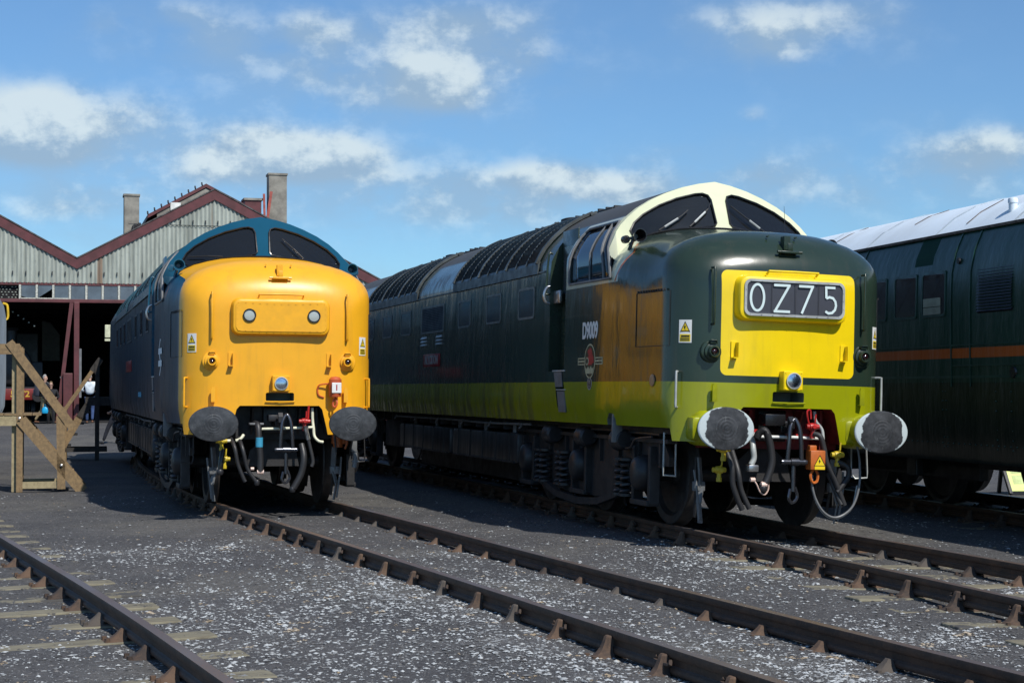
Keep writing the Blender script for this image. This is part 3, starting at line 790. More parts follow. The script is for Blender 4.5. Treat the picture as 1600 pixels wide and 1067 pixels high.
    if G:
        cp=[(.385,.97),(.352,1.028),(.29,1.045),(.240,.94),(.209,.744),(.248,.581),(.303,.47)]
        pts=catmull([Vector((-.14,a,b)) for a,b in cp],16); rr_=[.036+.005*(k%2) for k in range(len(pts))]
        P(MB().tube(pts,rr_,10),'jumper_hose',M['hose'],1.2)
        T('brake_hose',[(.679,.83,-.06),(.64,.673),(.63,.512),(.577,.364),(.518,.242)],.030,'hose')
        T('brake_hose',[(.581,.93,.1),(.576,.642),(.536,.449),(.44,.255)],.028,'rubber'); 
        T('steam_pipe',[(.345,1.03,.05),(.392,.975,-.05),(.411,.871),(.400,.768),(.43,.70)],.030,'silver',sm=4); P(MB().box(-.16,-.06,.36,.47,.63,.70,0,.01),'pipe_clamp',M['chrome'])
        gland(.30,.46,-.14,.045); P(MB().tube([(-.15,.42,.56),(-.16,.38,.50),(-.15,.34,.43),(-.14,.28,.40),(-.14,.24,.46),(-.14,.25,.55)],.008,5,smooth=3),'safety_chain',M['pink'],1)
        P(MB().lathe((-.15,.30,.50),1,[(0,-.03),(.03,-.03),(.035,0),(.03,.03),(0,.03)],8),'hose_fitting',M['pink'])
        P(MB().lathe((-.15,.42,.55),1,[(0,-.02),(.022,-.02),(.022,.03),(0,.03)],8),'hose_fitting',M['pink'])
        cock(.722,.853); cock(.738,.64,x=-.02); cock(-.565,.815); 
        T('brake_hose',[(-.567,.74,-.08),(-.664,.691),(-.676,.592),(-.60,.49),(-.55,.43)],.030,'hose')
        T('brake_hose',[(-.50,.62,-.0),(-.53,.5,-.06),(-.60,.30)],.026,'rubber')
        cock(-.285,1.10,'red',-.06); T('brake_hose',[(-.288,1.03,-.08),(-.345,1.0),(-.388,.885),(-.428,.721),(-.52,.56),(-.635,.295)],.028,'rubber')
        P(MB().tube([(-.05,-.25,1.12),(-.06,-.225,1.2),(-.06,-.222,1.26),(-.05,-.26,1.27),(-.05,-.27,1.18)],.010,6,smooth=3),'cock_handle',M['red'],1)
        m=MB(); m.box(-.20,-.08,-.37,-.20,.66,.86,0,.012); m.box(-.16,-.09,-.29,-.21,.85,.91,0,.01); m.tube([(-.14,-.26,.66),(-.15,-.225,.60),(-.15,-.25,.53),(-.15,-.30,.54),(-.14,-.315,.61),(-.14,-.29,.66)],.015,6,smooth=3)
        jb=P(m,'jumper_box',M['orange'],.5)
        m=MB(); m.add([(-.204,-.36,.705),(-.204,-.245,.705),(-.204,-.302,.805)],[(0,1,2)]); m.box(-.2045,-.2025,-.36,-.245,.665,.70); m.obj('yellow_field',M['labelyel'],jb)
        m=MB(); m.add([(-.206,-.300,.775),(-.206,-.285,.745),(-.206,-.296,.745),(-.206,-.290,.722),(-.206,-.315,.752),(-.206,-.303,.752)],[(0,1,2,4,5),(2,3,4)])
        for a,b in (((-.364,.703),(-.302,.809)),((-.302,.809),(-.241,.703)),((-.364,.703),(-.241,.703))): m.beam((-.2052,a[0],a[1]),(-.2052,b[0],b[1]),.006,.002,up=(1,0,0))
        m.obj('triangle_border',M['blackink'],jb)
        T('electric_cable',[(-.27,.60,-.1),(-.262,.50),(-.305,.358),(-.395,.228),(-.513,.169),(-.637,.203),(-.745,.309),(-.807,.528),(-.835,.80,-.05),(-.82,.95,0)],.013,'grey')
        T('electric_cable',[(-.29,.60,-.06),(-.27,.48,-.1),(-.325,.32,-.1),(-.42,.20,-.1),(-.53,.155,-.1),(-.65,.19,-.1),(-.74,.28,-.1),(-.80,.5,-.08)],.009,'silver')
        P(MB().tube([(-.0,.27,.985),(.0,-.11,.985),(.0,-.43,.977)],.017,8),'air_pipe',M['white'],1)
        P(MB().tube([(.02,-.344,1.26),(.02,-.36,1.16),(.01,-.43,1.07),(-.01,-.435,.95),(-.02,-.43,.86)],.018,8,smooth=4),'air_pipe',M['silver'],1)
        P(MB().box(.0,.05,-.28,-.13,.97,1.02),'pipe_bracket',M['red'])
        P(MB().box(.0,.12,.18,.42,1.03,1.06),'pipe_bracket',M['red'])
    else:
        cock(.724,.845); cock(.682,.62,x=-.03)
        T('brake_hose',[(.707,.74,-.08),(.729,.61),(.743,.47)],.034,'blackgloss'); gland(.745,.46,-.12,.045)
        T('brake_hose',[(.60,.87,.0),(.565,.759),(.524,.56),(.451,.377),(.43,.34)],.026,'hose')
        T('brake_hose',[(.50,.88,.05),(.47,.758),(.405,.504),(.324,.376),(.29,.33)],.026,'hose'); gland(.285,.325)
        T('jumper_hose',[(.30,1.06,.02),(.275,1.03,-.08),(.265,.837),(.247,.638),(.245,.47)],.042,'hose')
        P(MB().box(-.08,.06,.20,.38,1.045,1.07,0,.006),'hose_bracket',M['grey'])
        P(MB().lathe((-.12,.262,.83),2,[(.0,-.06),(.046,-.06),(.046,.06),(0,.06)],14),'cable_tie_band',M['blueband'],.6)
        P(MB().lathe((-.12,.245,.46),1,[(0,-.04),(.03,-.04),(.03,.04),(0,.04)],8),'hose_fitting',M['pink']); P(MB().lathe((-.12,.345,.50),1,[(0,-.02),(.02,-.02),(.02,.02),(0,.02)],8),'hose_fitting',M['pink'])
        P(MB().tube([(0,.29,.99),(0,-.005,.996),(0,-.43,1.012)],.018,8),'air_pipe',M['cream'],1)
        P(MB().tube([(.02,-.425,1.26),(.02,-.43,1.1),(.0,-.44,1.0),(-.01,-.45,.90),(-.03,-.50,.84),(-.03,-.56,.825)],.019,8,smooth=4),'air_pipe',M['cream'],1)
        P(MB().tube([(-.03,.70,.847),(-.03,.582,.846)],.020,8),'air_pipe',M['cream'],1); P(MB().tube([(-.0,.54,.846),(-.0,.48,.87),(.02,.44,.92)],.020,8,smooth=3),'air_pipe',M['cream'],1)
        cock(-.315,1.09,'red',-.06); P(MB().tube([(-.05,-.36,1.12),(-.05,-.365,1.22),(-.05,-.37,1.29)],.014,6),'cock_handle',M['red'],1)
        T('brake_hose',[(-.318,1.02,-.08),(-.327,.97),(-.361,.835),(-.415,.60),(-.40,.52)],.024,'rubber'); P(MB().tube([(-.12,-.322,1.0),(-.12,-.355,.86)],.027,8),'hose_ferrule',M['chrome'])
        T('jumper_hose',[(-.281,.80,-.05),(-.30,.634),(-.268,.434),(-.173,.251)],.043,'hose'); gland(-.16,.235,-.12,.04)
        # jumper receptacle hung on the nose
        u=unose(.7); m=MB(); m.lathe((u-.09,-.69,1.53),2,[(0,-.13),(.075,-.13),(.08,-.10),(.08,.09),(.055,.12),(0,.13)],18); m.tube([(u-.09,-.69,1.56),(u-.07,-.6,1.565),(u-.05,-.50,1.55),(u-.03,-.475,1.50),(u-.03,-.49,1.42),(u-.02,-.56,1.39)],.010,6,smooth=3)
        m.tube([(u-.09,-.69,1.40),(u-.12,-.71,1.33),(u-.12,-.69,1.27),(u-.1,-.66,1.30),(u-.1,-.68,1.38)],.014,6,smooth=3); m.box(u-.05,u+.02,-.73,-.65,1.48,1.60)
        jr=P(m,'jumper_receptacle',M['redorange'],.6)
        MB().box(u-.178,u-.165,-.755,-.635,1.45,1.58,0,.004).obj('face_plate',M['labelwhite'],jr)
        vs,fs=text_mb('1',.10,.002,1.0,.002); MB().add([(u-.181+z,-.695-x,1.515+y) for x,y,z in vs],fs).obj('numeral',M['red'],jr)
        T('brake_hose',[(-.69,1.27,-.0),(-.69,1.15,.0),(-.70,.95,-.05),(-.71,.7)],.012,'rubber')
        m=MB(); m.lathe((-.02,-.75,.84),2,[(0,-.08),(.06,-.08),(.06,.06),(0,.06)],14); m.box(-.05,.08,-.88,-.68,.80,.92,0,.01); m.tube([(-.08,-.86,.92),(-.1,-.85,.8),(-.09,-.83,.74)],.014,6); P(m,'jumper_socket',M['orangedark'],.6)
        m=MB(); m.box(-.02,.06,-1.0,-.93,.70,.90,0,.008); m.tube([(.02,-.98,.72),(.02,-.985,.6),(.02,-.97,.50)],.03,8); m.box(.0,.05,-1.03,-.94,.57,.585); P(m,'drain_valve',M['grey'],.6)
    # life guards / sand gear near the leading wheels
    m=MB()
    for s in (1,-1):
        a=.40
        m.beam((a,s*.78,.75),(a-.02,s*.76,.45),.07,.02); m.beam((a-.02,s*.76,.45),(a-.06,s*.80,.28),.06,.016); m.beam((a-.06,s*.80,.28),(a-.04,s*.77,.07),.055,.014)
        m.tube([(a-.06,s*.86,.62),(a-.1,s*.84,.42),(a-.08,s*.80,.10)],.013,6); m.box(a-.04,a+.04,min(s*.72,s*.84),max(s*.72,s*.84),.40,.50,0,.01)
        P(m,'life_guard',M['grey'],.5); m=MB()
    # step iron under the corner
    for s in (1,-1):
        P(MB().tube([(.42,s*1.17,1.0),(.40,s*1.18,.62),(.40,s*1.18,.56),(.40,s*1.04,.55),(.46,s*1.02,.60),(.46,s*1.02,.98)],.010,6),'step_iron',M['silver'] if G else M['black'],1)
    # ---- bogies, tanks, underframe
    make_bogie(root,1.15); make_bogie(root,15.0,True)
    m=MB(); m.box(.5,LEN-.5,-1.05,1.05,.98,1.10); m.box(1.8,4.6,-.5,.5,.7,1.0)
    for k in range(14): m.box(5.4+k*.7,5.44+k*.7,-1.22,1.22,.90,1.02)
    P(m,'underframe',M['black'])
    for a,b in ((5.55,8.95),(9.15,12.6)):
        m=MB(); m.box(a,b,-1.2,1.2,.45,.86,0,.04)
        for k in range(5): m.box(a+.35+k*(b-a-.7)/4-.012,a+.35+k*(b-a-.7)/4+.012,-1.208,1.208,.47,.85)
        m.box(a+.1,b-.1,-1.215,1.215,.455,.475)
        P(m,'fuel_tank',M['tank'],.5)
    for k in range(5):
        for s in (1,-1): P(MB().cyl((5.9+k*1.45,s*1.12,.90),2,.035,-.06,.07,8),'filler_cap',M['grey'])
    P(MB().box(5.7,12.4,-.85,.85,.17,.50,0,.03),'air_reservoir',M['black'])
    m=MB(); m.box(12.75,14.2,-1.1,1.1,.42,.9,0,.03)
    P(m,'battery_box',M['black'],.5)
    m=MB()
    for s in (1,-1):
        m.tube([(4.9,s*1.22,.99),(7,s*1.23,.97),(9,s*1.22,.985),(12.7,s*1.23,.975)],.016,6)
        for k in range(6): m.tube([(5.2+k*1.5,s*1.24,1.0),(5.23+k*1.5,s*1.25,.95),(5.3+k*1.5,s*1.25,.93)],.012,6)
    P(m,'pipe_run',M['grey'],1)
    # jacking lug brackets
    m=MB()
    for s in (1,-1): P(MB().box(1.56,1.60,min(s*1.2,s*1.32),max(s*1.2,s*1.32),.86,1.17,0,.006),'jacking_bracket',M['grey'])
    # ---- side windows, louvres, plates
    for s in (1,-1):
        y=s*1.34
        for a,b in ((4.47,5.17),(5.99,6.71),(7.56,8.25),(11.37,12.09),(12.83,13.56),(14.35,15.05)):
            o=rr_poly((b-a)/2,.205,.05,4,(a+b)/2,2.55); i_=rr_poly((b-a)/2-.03,.175,.03,4,(a+b)/2,2.55); n=len(o)
            m=MB(); vs=[(x,y-s*.002,z) for x,z in o]+[(x,y+s*.010,z) for x,z in o]+[(x,y+s*.010,z) for x,z in i_]+[(x,y+s*.001,z) for x,z in i_]
            m.add(vs,[(k*n+c,k*n+(c+1)%n,(k+1)*n+(c+1)%n,(k+1)*n+c) for k in range(3) for c in range(n)])
            w=P(m,'engine_room_window',M['frame'+scheme],.4)
            MB().prism(i_,1,min(y+s*.002,y+s*.005),max(y+s*.002,y+s*.005)).obj('window_pane',M['paneglass'],w)
        # big side louvre
        m=MB(); o=rr_poly(.735,.22,.03,3,9.84,2.55); i_=rr_poly(.69,.185,.02,3,9.84,2.55); n=len(o)
        vs=[(x,y-s*.002,z) for x,z in o]+[(x,y+s*.014,z) for x,z in o]+[(x,y+s*.014,z) for x,z in i_]+[(x,y+s*.001,z) for x,z in i_]
        m.add(vs,[(k*n+c,k*n+(c+1)%n,(k+1)*n+(c+1)%n,(k+1)*n+c) for k in range(3) for c in range(n)])
        w=P(m,'side_louvre',M['frame'+scheme],.4)
        m=MB(); m.box(9.15,10.53,min(y+s*.001,y+s*.003),max(y+s*.001,y+s*.003),2.365,2.735)
        for k in range(13): zz=2.38+k*.0275; m.add([(9.15,y+s*.003,zz+.02),(10.53,y+s*.003,zz+.02),(10.53,y+s*.016,zz),(9.15,y+s*.016,zz)],[(0,1,2,3)])
        m.obj('slats',M['black'],w,fix=False)
        if G:
            for a in (9.2,10.2):
                m=MB()
                for k in range(3): m.add([(a,y+s*.003,2.285-k*.055),(a+.34,y+s*.003,2.285-k*.055),(a+.34,y+s*.035,2.25-k*.055),(a,y+s*.035,2.25-k*.055)],[(0,1,2,3)]); m.add([(a,y+s*.003,2.285-k*.055),(a,y+s*.035,2.25-k*.055),(a,y+s*.003,2.25-k*.055)],[(0,1,2)])
                P(m,'small_vent',M['silver'])
        # nameplate
        m=MB(); m.box(9.3,10.38,min(y+s*.002,y+s*.012),max(y+s*.002,y+s*.012),1.80,2.0,0,.004) if G else m.box(9.1,10.9,min(y+s*.002,y+s*.012),max(y+s*.002,y+s*.012),1.80,2.0,0,.004)
        npl=P(m,'nameplate',M['nameplate'])
        if G:
            vs,fs=text_mb('ALYCIDON',.19,.004,.88,.004); MB().add([(9.84-x*s,y+s*(.013+z),1.90+q) for x,q,z in vs],fs).obj('lettering',M['silver'],npl,fix=False)
        # cantrail gutter ledge
        P(MB().box(4.05,16.2,min(y-s*.005,y+s*.014),max(y-s*.005,y+s*.014),2.905,2.925).add([],[]),'cantrail_strip',M['frame'+scheme])
        # access hatch in nose side
        wn=lambda u:s*(nose_w(u)+.004)
        o=[(.28,1.90),(1.02,1.90),(1.02,2.47),(.28,2.47)]
        m=MB(); m.tube([(u,wn(u),z) for u,z in [(o[k][0]+(o[(k+1)%4][0]-o[k][0])*t/4,o[k][1]+(o[(k+1)%4][1]-o[k][1])*t/4) for k in range(4) for t in range(4)]],.004,5,closed=True)
        for k in range(12): m.box(.32+k*.06,.345+k*.06,min(wn(.4+k*.05),wn(.4+k*.05)+s*.01),max(wn(.4+k*.05),wn(.4+k*.05)+s*.01),2.475,2.495)
        P(m,'nose_hatch',M['black'],1)
        if G:
            P(MB().lathe((.62,wn(.62),1.54),1,[(0,s*.012),(.05,s*.012),(.06,s*.010),(.066,0)],20),'socket_cover',M['socket'],.6)
            # fleet number
            vs,fs=text_mb('D9009',.26,.003,.74,.009); P(MB().add([(2.32-x*s,y+s*(.003+z),2.11+q) for x,q,z in vs],fs),'fleet_number',M['labelwhite'])
            crest(root,s,2.30,1.765)
        elif s>0 or True:
            # double arrow emblem
            A=lambda pts:[( 2.0+p[0]*.62,1.92+p[1]*.62) for p in pts]
            m=MB(); q=lambda P_:m.prism(A(P_),1,min(y+s*.002,y+s*.005),max(y+s*.002,y+s*.005))
            q([(-.5,.07),(.5,.07),(.5,.20),(-.5,.20)]); q([(-.5,-.20),(.5,-.20),(.5,-.07),(-.5,-.07)])
            k=s
            q([(-.02*k+ .25*k,.2),(.16*k+.25*k-.05*k,.2),(.02*k,.40),(-.16*k,.40)]); q([(.02*k-.25*k,-.2),(-.16*k-.25*k+.05*k,-.2),(-.02*k,-.40),(.16*k,-.40)])
            q([(-.02*k-.15*k,-.07),(.16*k-.18*k,-.07),(.30*k,.07),(.13*k,.07)])
            P(m,'double_arrow_emblem',M['emblemwhite'])
            P(MB().box(6.2,7.0,min(y+s*.002,y+s*.004),max(y+s*.002,y+s*.004),1.36,1.44),'blue_panel',M['blueband'])
    # ---- roof grilles
    for s in (1,-1):
        for a,b in ((4.37,8.49),(10.94,14.96)):
            fr=arc_fr(.99,.50,18,s)
            m=MB(); m.slab(sec_surface(a,b,[f for f in fr],.003,1),.002*-s)
            g=P(m,'roof_grille',M['grilleback'],.4)
            m=MB()
            fr=arc_fr(.985,.52,17,s)
            for f in fr:
                p=sec_surface(a+.03,b-.03,[f,f-.012*s],.010,1); q=sec_surface(a+.03,b-.03,[f,f-.012*s],.045,1)
                m.add([p[0][0],p[1][0],q[1][1],q[0][1]],[(0,1,2,3)])
            m.obj('grille_slats',M['slat'],g,fix=False)
            m=MB(); nb=9
            for k in range(nb+1):
                u=a+(b-a)*k/nb; w=.034 if k%3==0 else .014
                row=sec_surface(u-w,u+w,arc_fr(.995,.46,14,s),.012,1); m.slab(row,(.04 if k%3==0 else .03)*-s)
            m.obj('grille_ribs',M['rib'+scheme],g,smooth=.5)
            for f in (.995,.49):
                pass
            m=MB(); m.slab(sec_surface(a-.06,b+.06,[s*1.0,s*.995,s*.985],.006,1),.02*-s); m.slab(sec_surface(a-.06,b+.06,[s*.49,s*.46,s*.43],.006,1),.03*-s); 
            m.obj('grille_frame',M['rib'+scheme],g)
    # roof clutter
    m=MB()
    for c in (6.4,12.95):
        m.lathe((c,0,3.80),2,[(.36,0),(.36,.065),(.32,.08),(0,.085)],30); m.box(c-1.7,c+1.7,-.24,.24,3.82,3.868,0,.012)
        for k in range(12): m.box(c-1.75+k*.31,c-1.70+k*.31,-.22,.22,3.85,3.882+.01*(k%3))
    m.box(9.1,10.4,-.2,.2,3.84,3.88,0,.012)
    P(m,'roof_equipment',M['roofdark'],.5)
    m=MB()
    for u in (4.22,8.62,10.8,15.1,16.3): m.slab(sec_surface(u-.03,u+.03,arc_fr(1,0,16,1)+[-f for f in reversed(arc_fr(1,0,16,1))][1:],.001,1),.012)
    P(m,'roof_seam',M['rib'+scheme],.5)
    return root

def crest(root,s,cx,cz):
    y=s*1.34; Y=lambda o:y+s*o
    # side bars, ring, lion blob, wheel, crown
    def pr(poly,o0,o1): 
        m=MB(); m.prism([(cx-px*s,cz+pz*.76) for px,pz in poly],1,min(Y(o0),Y(o1)),max(Y(o0),Y(o1))); return m
    el=lambda a,b,ox=0,oz=0,n=28:[(ox+a*math.cos(2*PI*k/n),oz+b*math.sin(2*PI*k/n)) for k in range(n)]
    root_=pr([(-.42,-.055),(.42,-.055),(.42,.055),(-.42,.055)],.001,.003).obj('lion_crest',M['crestgold'],root)
    pr([(-.40,-.038),(.40,-.038),(.40,.038),(-.40,.038)],.003,.0035).obj('crest_band',M['dgreen'],root_); 
    pr([(-.40,-.012),(.40,-.012),(.40,.012),(-.40,.012)],.0035,.004).obj('crest_band',M['crestgold'],root_)
    pr(el(.185,.262),.004,.005).obj('crest_ring',M['crestgold'],root_)
    pr(el(.165,.24),.005,.006).obj('crest_field',M['dgreen'],root_)
    lion=[(-.04,-.06),(-.10,.0),(-.09,.06),(-.03,.07),(-.05,.12),(-.08,.13),(-.06,.17),(-.01,.18),(.0,.21),(.04,.19),(.07,.16),(.09,.10),(.13,.06),(.14,-.02),(.11,-.04),(.09,.0),(.08,-.06),(.02,-.05)]
    pr(lion,.006,.008).obj('crest_lion',M['crestred'],root_)
    pr(el(.055,.06,-.085,-.0),.008,.0095).obj('crest_wheel',M['crestgold'],root_)
    pr(el(.038,.042,-.085,-.0),.0095,.0105).obj('crest_hub',M['dgreen'],root_)
    crown=[(-.11,-.19),(.11,-.19),(.14,-.09),(.09,-.12),(.05,-.075),(0,-.12),(-.05,-.075),(-.09,-.12),(-.14,-.09)]
    pr(crown,.006,.008).obj('crest_crown',M['crestgold'],root_)
    c2=(cx,cz-.27)
    a=pr(el(.075,.098,0,-.335),.002,.004).obj('data_disc',M['silver'],root); pr(el(.062,.082,0,-.335),.004,.005).obj('disc_field',M['blackink'],a)
    vs,fs=text_mb('H',.075,.001,1,.001); MB().add([(cx-x*s,Y(.0055)+z,cz-.235+q) for x,q,z in vs],fs).obj('disc_letter',M['silver'],a)
    vs,fs=text_mb('6',.06,.001,1,.001); MB().add([(cx-x*s,Y(.0055)+z,cz-.285+q) for x,q,z in vs],fs).obj('disc_letter',M['silver'],a)

M['wheel']=mat('wheel_steel',(.035,.03,.028),.5,var=.4,bump=.2)
M['seatred']=mat('cab_seat_maroon',(.07,.02,.025),.7)
M['beamcolG']=M['darkred']; M['beamcolY']=M['black']
M['blind']=mat('headcode_blind',(.055,.058,.072),.35,var=.15); M['blindwhite']=mat('blind_white',(.62,.74,.74),.5,var=.1)
M['redorange']=mat('receptacle_red',(.55,.10,.03),.45); M['orangedark']=mat('socket_orange',(.35,.09,.02),.45)
M['tank']=mat('tank_paint',(.035,.035,.037),.4,var=.5,scale=4,stretch=(3,3,.4))
M['frameG']=mat('window_frame_green',(.15,.165,.16),.4); M['frameY']=mat('window_frame_blue',(.03,.055,.075),.4)
M['nameplate']=mat('nameplate_red',(.30,.02,.025),.35)
M['socket']=mat('socket_cover',(.55,.30,.15),.45)
M['emblemwhite']=mat('emblem_white',(.85,.87,.85),.6)
M['grilleback']=mat('grille_dark',(.004,.004,.005),.9); M['slat']=mat('slat_grey',(.016,.017,.021),.5)
M['ribG']=mat('rib_grey_green',(.060,.068,.066),.45,var=.5); M['ribY']=mat('rib_blue',(.02,.07,.10),.4,var=.4)
M['roofdark']=mat('roof_dark',(.03,.03,.032),.7,var=.4)
M['crestgold']=mat('crest_gold',(.50,.48,.30),.4); M['crestred']=mat('crest_red',(.45,.015,.03),.4)
def bufmat(name,rim):
    m,N,b=newmat(name); x,y,z=N.xyz()
    co=N.coord(); n=N.noise(co,7,5,.65); n2=N.noise(co,11,5,.65)
    dy=((y.abs())-.8635)/.303; dz=(z-1.065)/.217
    r=(dy*dy+dz*dz).sqrt(); f=(r+(n-.5)*.42+(dy.abs()*.12-dz.abs()*.25)).ss(.80,.84)
    g=N.mix(n2.ss(.35,.7),(.026,.028,.031),(.058,.061,.067)); g=N.mix(N.noise(N.scl(co,1,9,2),7,6,.75).ss(.62,.68)*.6,g,(.20,.21,.20))
    g=N.mix(N.noise(co,5,3,.6).ss(.52,.66)*.5,g,(.012,.012,.014))
    c=N.mix(f*rim*(x<-.42),g,(.50,.57,.58))
    N.lk(c,b.inputs['Base Color']); b.inputs['Roughness'].default_value=.42
    rr=((y.abs()-.8635)*(y.abs()-.8635)+(z-1.065)*(z-1.065)).sqrt()
    N.lk(N.bump(n2+((rr*190).sin()*.25*(rr<.13)),.35,.008),b.inputs['Normal']); return m
M['bufG']=bufmat('worn_buffer_white_rim',1.0); M['bufY']=bufmat('worn_buffer_dark',.0)
# ---------------------------------------------------------------- placement (solved from the photograph)
CAMH=1.508
def frame(x0,y0,a,lean):
    U=Vector((-math.sin(a),math.cos(a),0)); V0=Vector((math.cos(a),math.sin(a),0)); Z0=Vector((0,0,1)); c,s=math.cos(lean),math.sin(lean)
    V=V0*c+Z0*s; Z=V0*-s+Z0*c; Lf=-V
    return Matrix(((U.x,Lf.x,Z.x,x0),(U.y,Lf.y,Z.y,y0),(U.z,Lf.z,Z.z,0),(0,0,0,1)))
MG=frame(2.789,16.94,.2924,-.0307); MY=frame(-2.957,20.70,.2815,-.0083); MC=frame(0,0,0,0)
SUN=Vector((.501,-.737,1)).normalized()
YP=[(-20,2.06),(-17,1.78),(-12.5,1.356),(-10,1.121),(-7.5,.887),(-5,.654),(-2.5,.425),(0,.195),(1.2,.09),(3.2,-.03),(7,-.17),(10,-.21),(13.5,-.17),(16.9,-.0),(20,.20),(24,.55),(30,1.2)]
GP=[(-20,-.70),(-12,-.30),(-8,-.16),(-5.5,-.095),(-4,-.06),(-3,-.048),(-1.5,-.048),(0,-.069),(1,-.06),(3.2,.0),(7,.05),(10,.06),(13.5,.04),(16.9,0),(21,-.1),(26,-.3)]
def cantY(u): return .008+.034*sst(.5,-9,u) if u<.5 else .008
def cantG(u): return .030
MYI=MY.inverted(); MGI=MG.inverted()
def lerp_c(P,u):
    if u<=P[0][0]: return P[0][1]
    for (a,va),(b,vb) in zip(P,P[1:]):
        if u<=b: return va+(vb-va)*(u-a)/(b-a)
    return P[-1][1]
def gz(x,y):
    z=-.178+.50*sst(40,58,y)+.010*math.sin(x*.9+y*.33)*math.cos(y*.7-x*.2)+.005*math.sin(x*3.1)*math.sin(y*2.3)+.006*math.sin(x*6.3+y*2)*math.cos(y*5.1-x)
    if y<36:
        for MI,P,cf,up in ((MYI,YP,cantY,.024),(MGI,GP,cantG,.002)):
            q=MI@Vector((x,y,0)); d=-q.y-lerp_c(P,q.x)
            if abs(d)<2.2:
                w=1-sst(1.35,2.2,abs(d)); z+=w*(up-cf(q.x)*d)
    return z
# ---------------------------------------------------------------- ground
def mat_ground():
    m,N,b=newmat('ash_and_cinder_ground'); co=N.coord()
    n=N.noise(co,.9,6,.62); n2=N.noise(co,14,6,.7); n3=N.noise(co,70,4,.7); n4=N.noise(N.scl(co,1,1,1),.28,3,.5)
    c=N.mix(n.ss(.35,.68),(.068,.067,.069),(.102,.099,.098))
    c=N.mix(n4.ss(.50,.62)*.6,c,(.145,.136,.118)); n6=N.noise(N.scl(co,1,.35,1),1.3,4,.6); c=N.mix(n6.ss(.55,.68)*.45,c,(.035,.034,.036))         # dustier strips
    c=N.mix(n2.ss(.4,.62)*.5,c,(.042,.042,.044))
    c=N.mix(n3.ss(.52,.72)*.7,c,(.16,.16,.17))
    # small pale chips
    v=N.vor(co,60); n5=N.noise(co,32,3,.8)
    c=N.mix((n5<.40)*.40,c,(.030,.030,.032)); c=N.mix((n5>.58)*.45,c,(.15,.15,.152))
    v2=N.vor(co,24); c=N.mix((v2<.24)*(N.noise(co,17,1)>.60)*.8,c,(.30,.31,.32))
    chips=(v<.30)*(N.noise(co,41,1)>.60)*(N.noise(co,.8,4,.6).ss(.42,.62))
    c=N.mix(chips*.75,c,(.36,.37,.38))
    N.lk(c,b.inputs['Base Color']); b.inputs['Roughness'].default_value=.9; b.inputs['Specular IOR Level'].default_value=.25
    N.lk(N.bump(n2*.6+n3*.5+chips*.4+v*.25,.9,.02),b.inputs['Normal']); return m
M['ground']=mat_ground()
def grid_axis(a,b,fine0,fine1,st,coarse):
    L=[]; x=a
    while x<b: L.append(x); x+= st if fine0<=x<fine1 else coarse
    L.append(b); return L
xs=grid_axis(-200,200,-14,12,.17,8); ys=grid_axis(-30,400,6,36,.17,4)
vs=[(x,y,gz(x,y)) for y in ys for x in xs]; nx=len(xs)
g=MB(); g.add(vs,[(j*nx+i,j*nx+i+1,(j+1)*nx+i+1,(j+1)*nx+i) for j in range(len(ys)-1) for i in range(nx-1)])
tag(g.obj('ground',M['ground'],smooth=3,fix=False),kind='structure')

# ---------------------------------------------------------------- tracks
def spline(pts):
    P=sorted(pts); U=np.array([p[0] for p in P]); V=np.array([p[1] for p in P]); return np.polyfit(U,V,min(5,len(P)-1))
def mat_rail():
    m,N,b=newmat('rusty_rail_steel'); co=N.coord('Generated'); oc=N.coord()
    geo=N.new('ShaderNodeNewGeometry'); nz=N.new('ShaderNodeSeparateXYZ'); N.lk(geo.outputs['Normal'],nz.inputs[0]); top=X(nz.outputs[2]).ss(.75,.97)
    n=N.noise(oc,5,5,.65); n2=N.noise(oc,50,3,.6); n3=N.noise(oc,.6,2)
    side=N.mix(n.ss(.35,.7),(.050,.028,.018),(.105,.054,.030)); side=N.mix(n2.ss(.5,.7)*.5,side,(.15,.08,.045))
    tp=N.mix(n3.ss(.35,.65),(.14,.095,.07),(.15,.13,.125))
    N.lk(N.mix(top,side,tp),b.inputs['Base Color']); N.lk((top*-.30+.72),b.inputs['Roughness']); N.lk(top*.35,b.inputs['Metallic'])
    N.lk(N.bump(n2,.3,.005),b.inputs['Normal']); return m
M['rail']=mat_rail()
def mat_chair():
    m,N,b=newmat('rusty_cast_iron'); co=N.coord(); inf=N.new('ShaderNodeObjectInfo'); r=X(inf.outputs['Random']); n=N.noise(co,12,5,.65)
    c=N.mix((n+(r-.5)*.5).ss(.3,.7),(.115,.070,.044),(.042,.031,.026)); c=N.mix((r>.8)*.6,c,(.11,.095,.08)); N.lk(c,b.inputs['Base Color']); b.inputs['Roughness'].default_value=.85; N.lk(N.bump(N.noise(co,60,3),.4,.006),b.inputs['Normal']); return m
M['chair']=mat_chair()
def mat_sleeper():
    m,N,b=newmat('bleached_sleeper'); co=N.coord(); w=N.coord(); inf=N.new('ShaderNodeObjectInfo'); va=N.new('ShaderNodeVectorMath',operation='ADD'); N.lk(w,va.inputs[0]); N.lk(inf.outputs['Location'],va.inputs[1]); wc=va.outputs[0]
    g=N.noise(N.scl(wc,14,1,1),4,5,.7); n=N.noise(wc,4.5,5,.65); e=N.noise(wc,26,4,.7); r=X(inf.outputs['Random'])
    c=N.mix(g.ss(.4,.65),(.22,.20,.14),(.12,.105,.075)); c=N.mix(((n+e*.35+r*.22)).ss(.82,.88)*.93,c,(.055,.054,.055)); N.lk(c,b.inputs['Base Color']); b.inputs['Roughness'].default_value=.9; N.lk(N.bump(g+n,.5,.01),b.inputs['Normal']); return m
M['sleeper']=mat_sleeper()
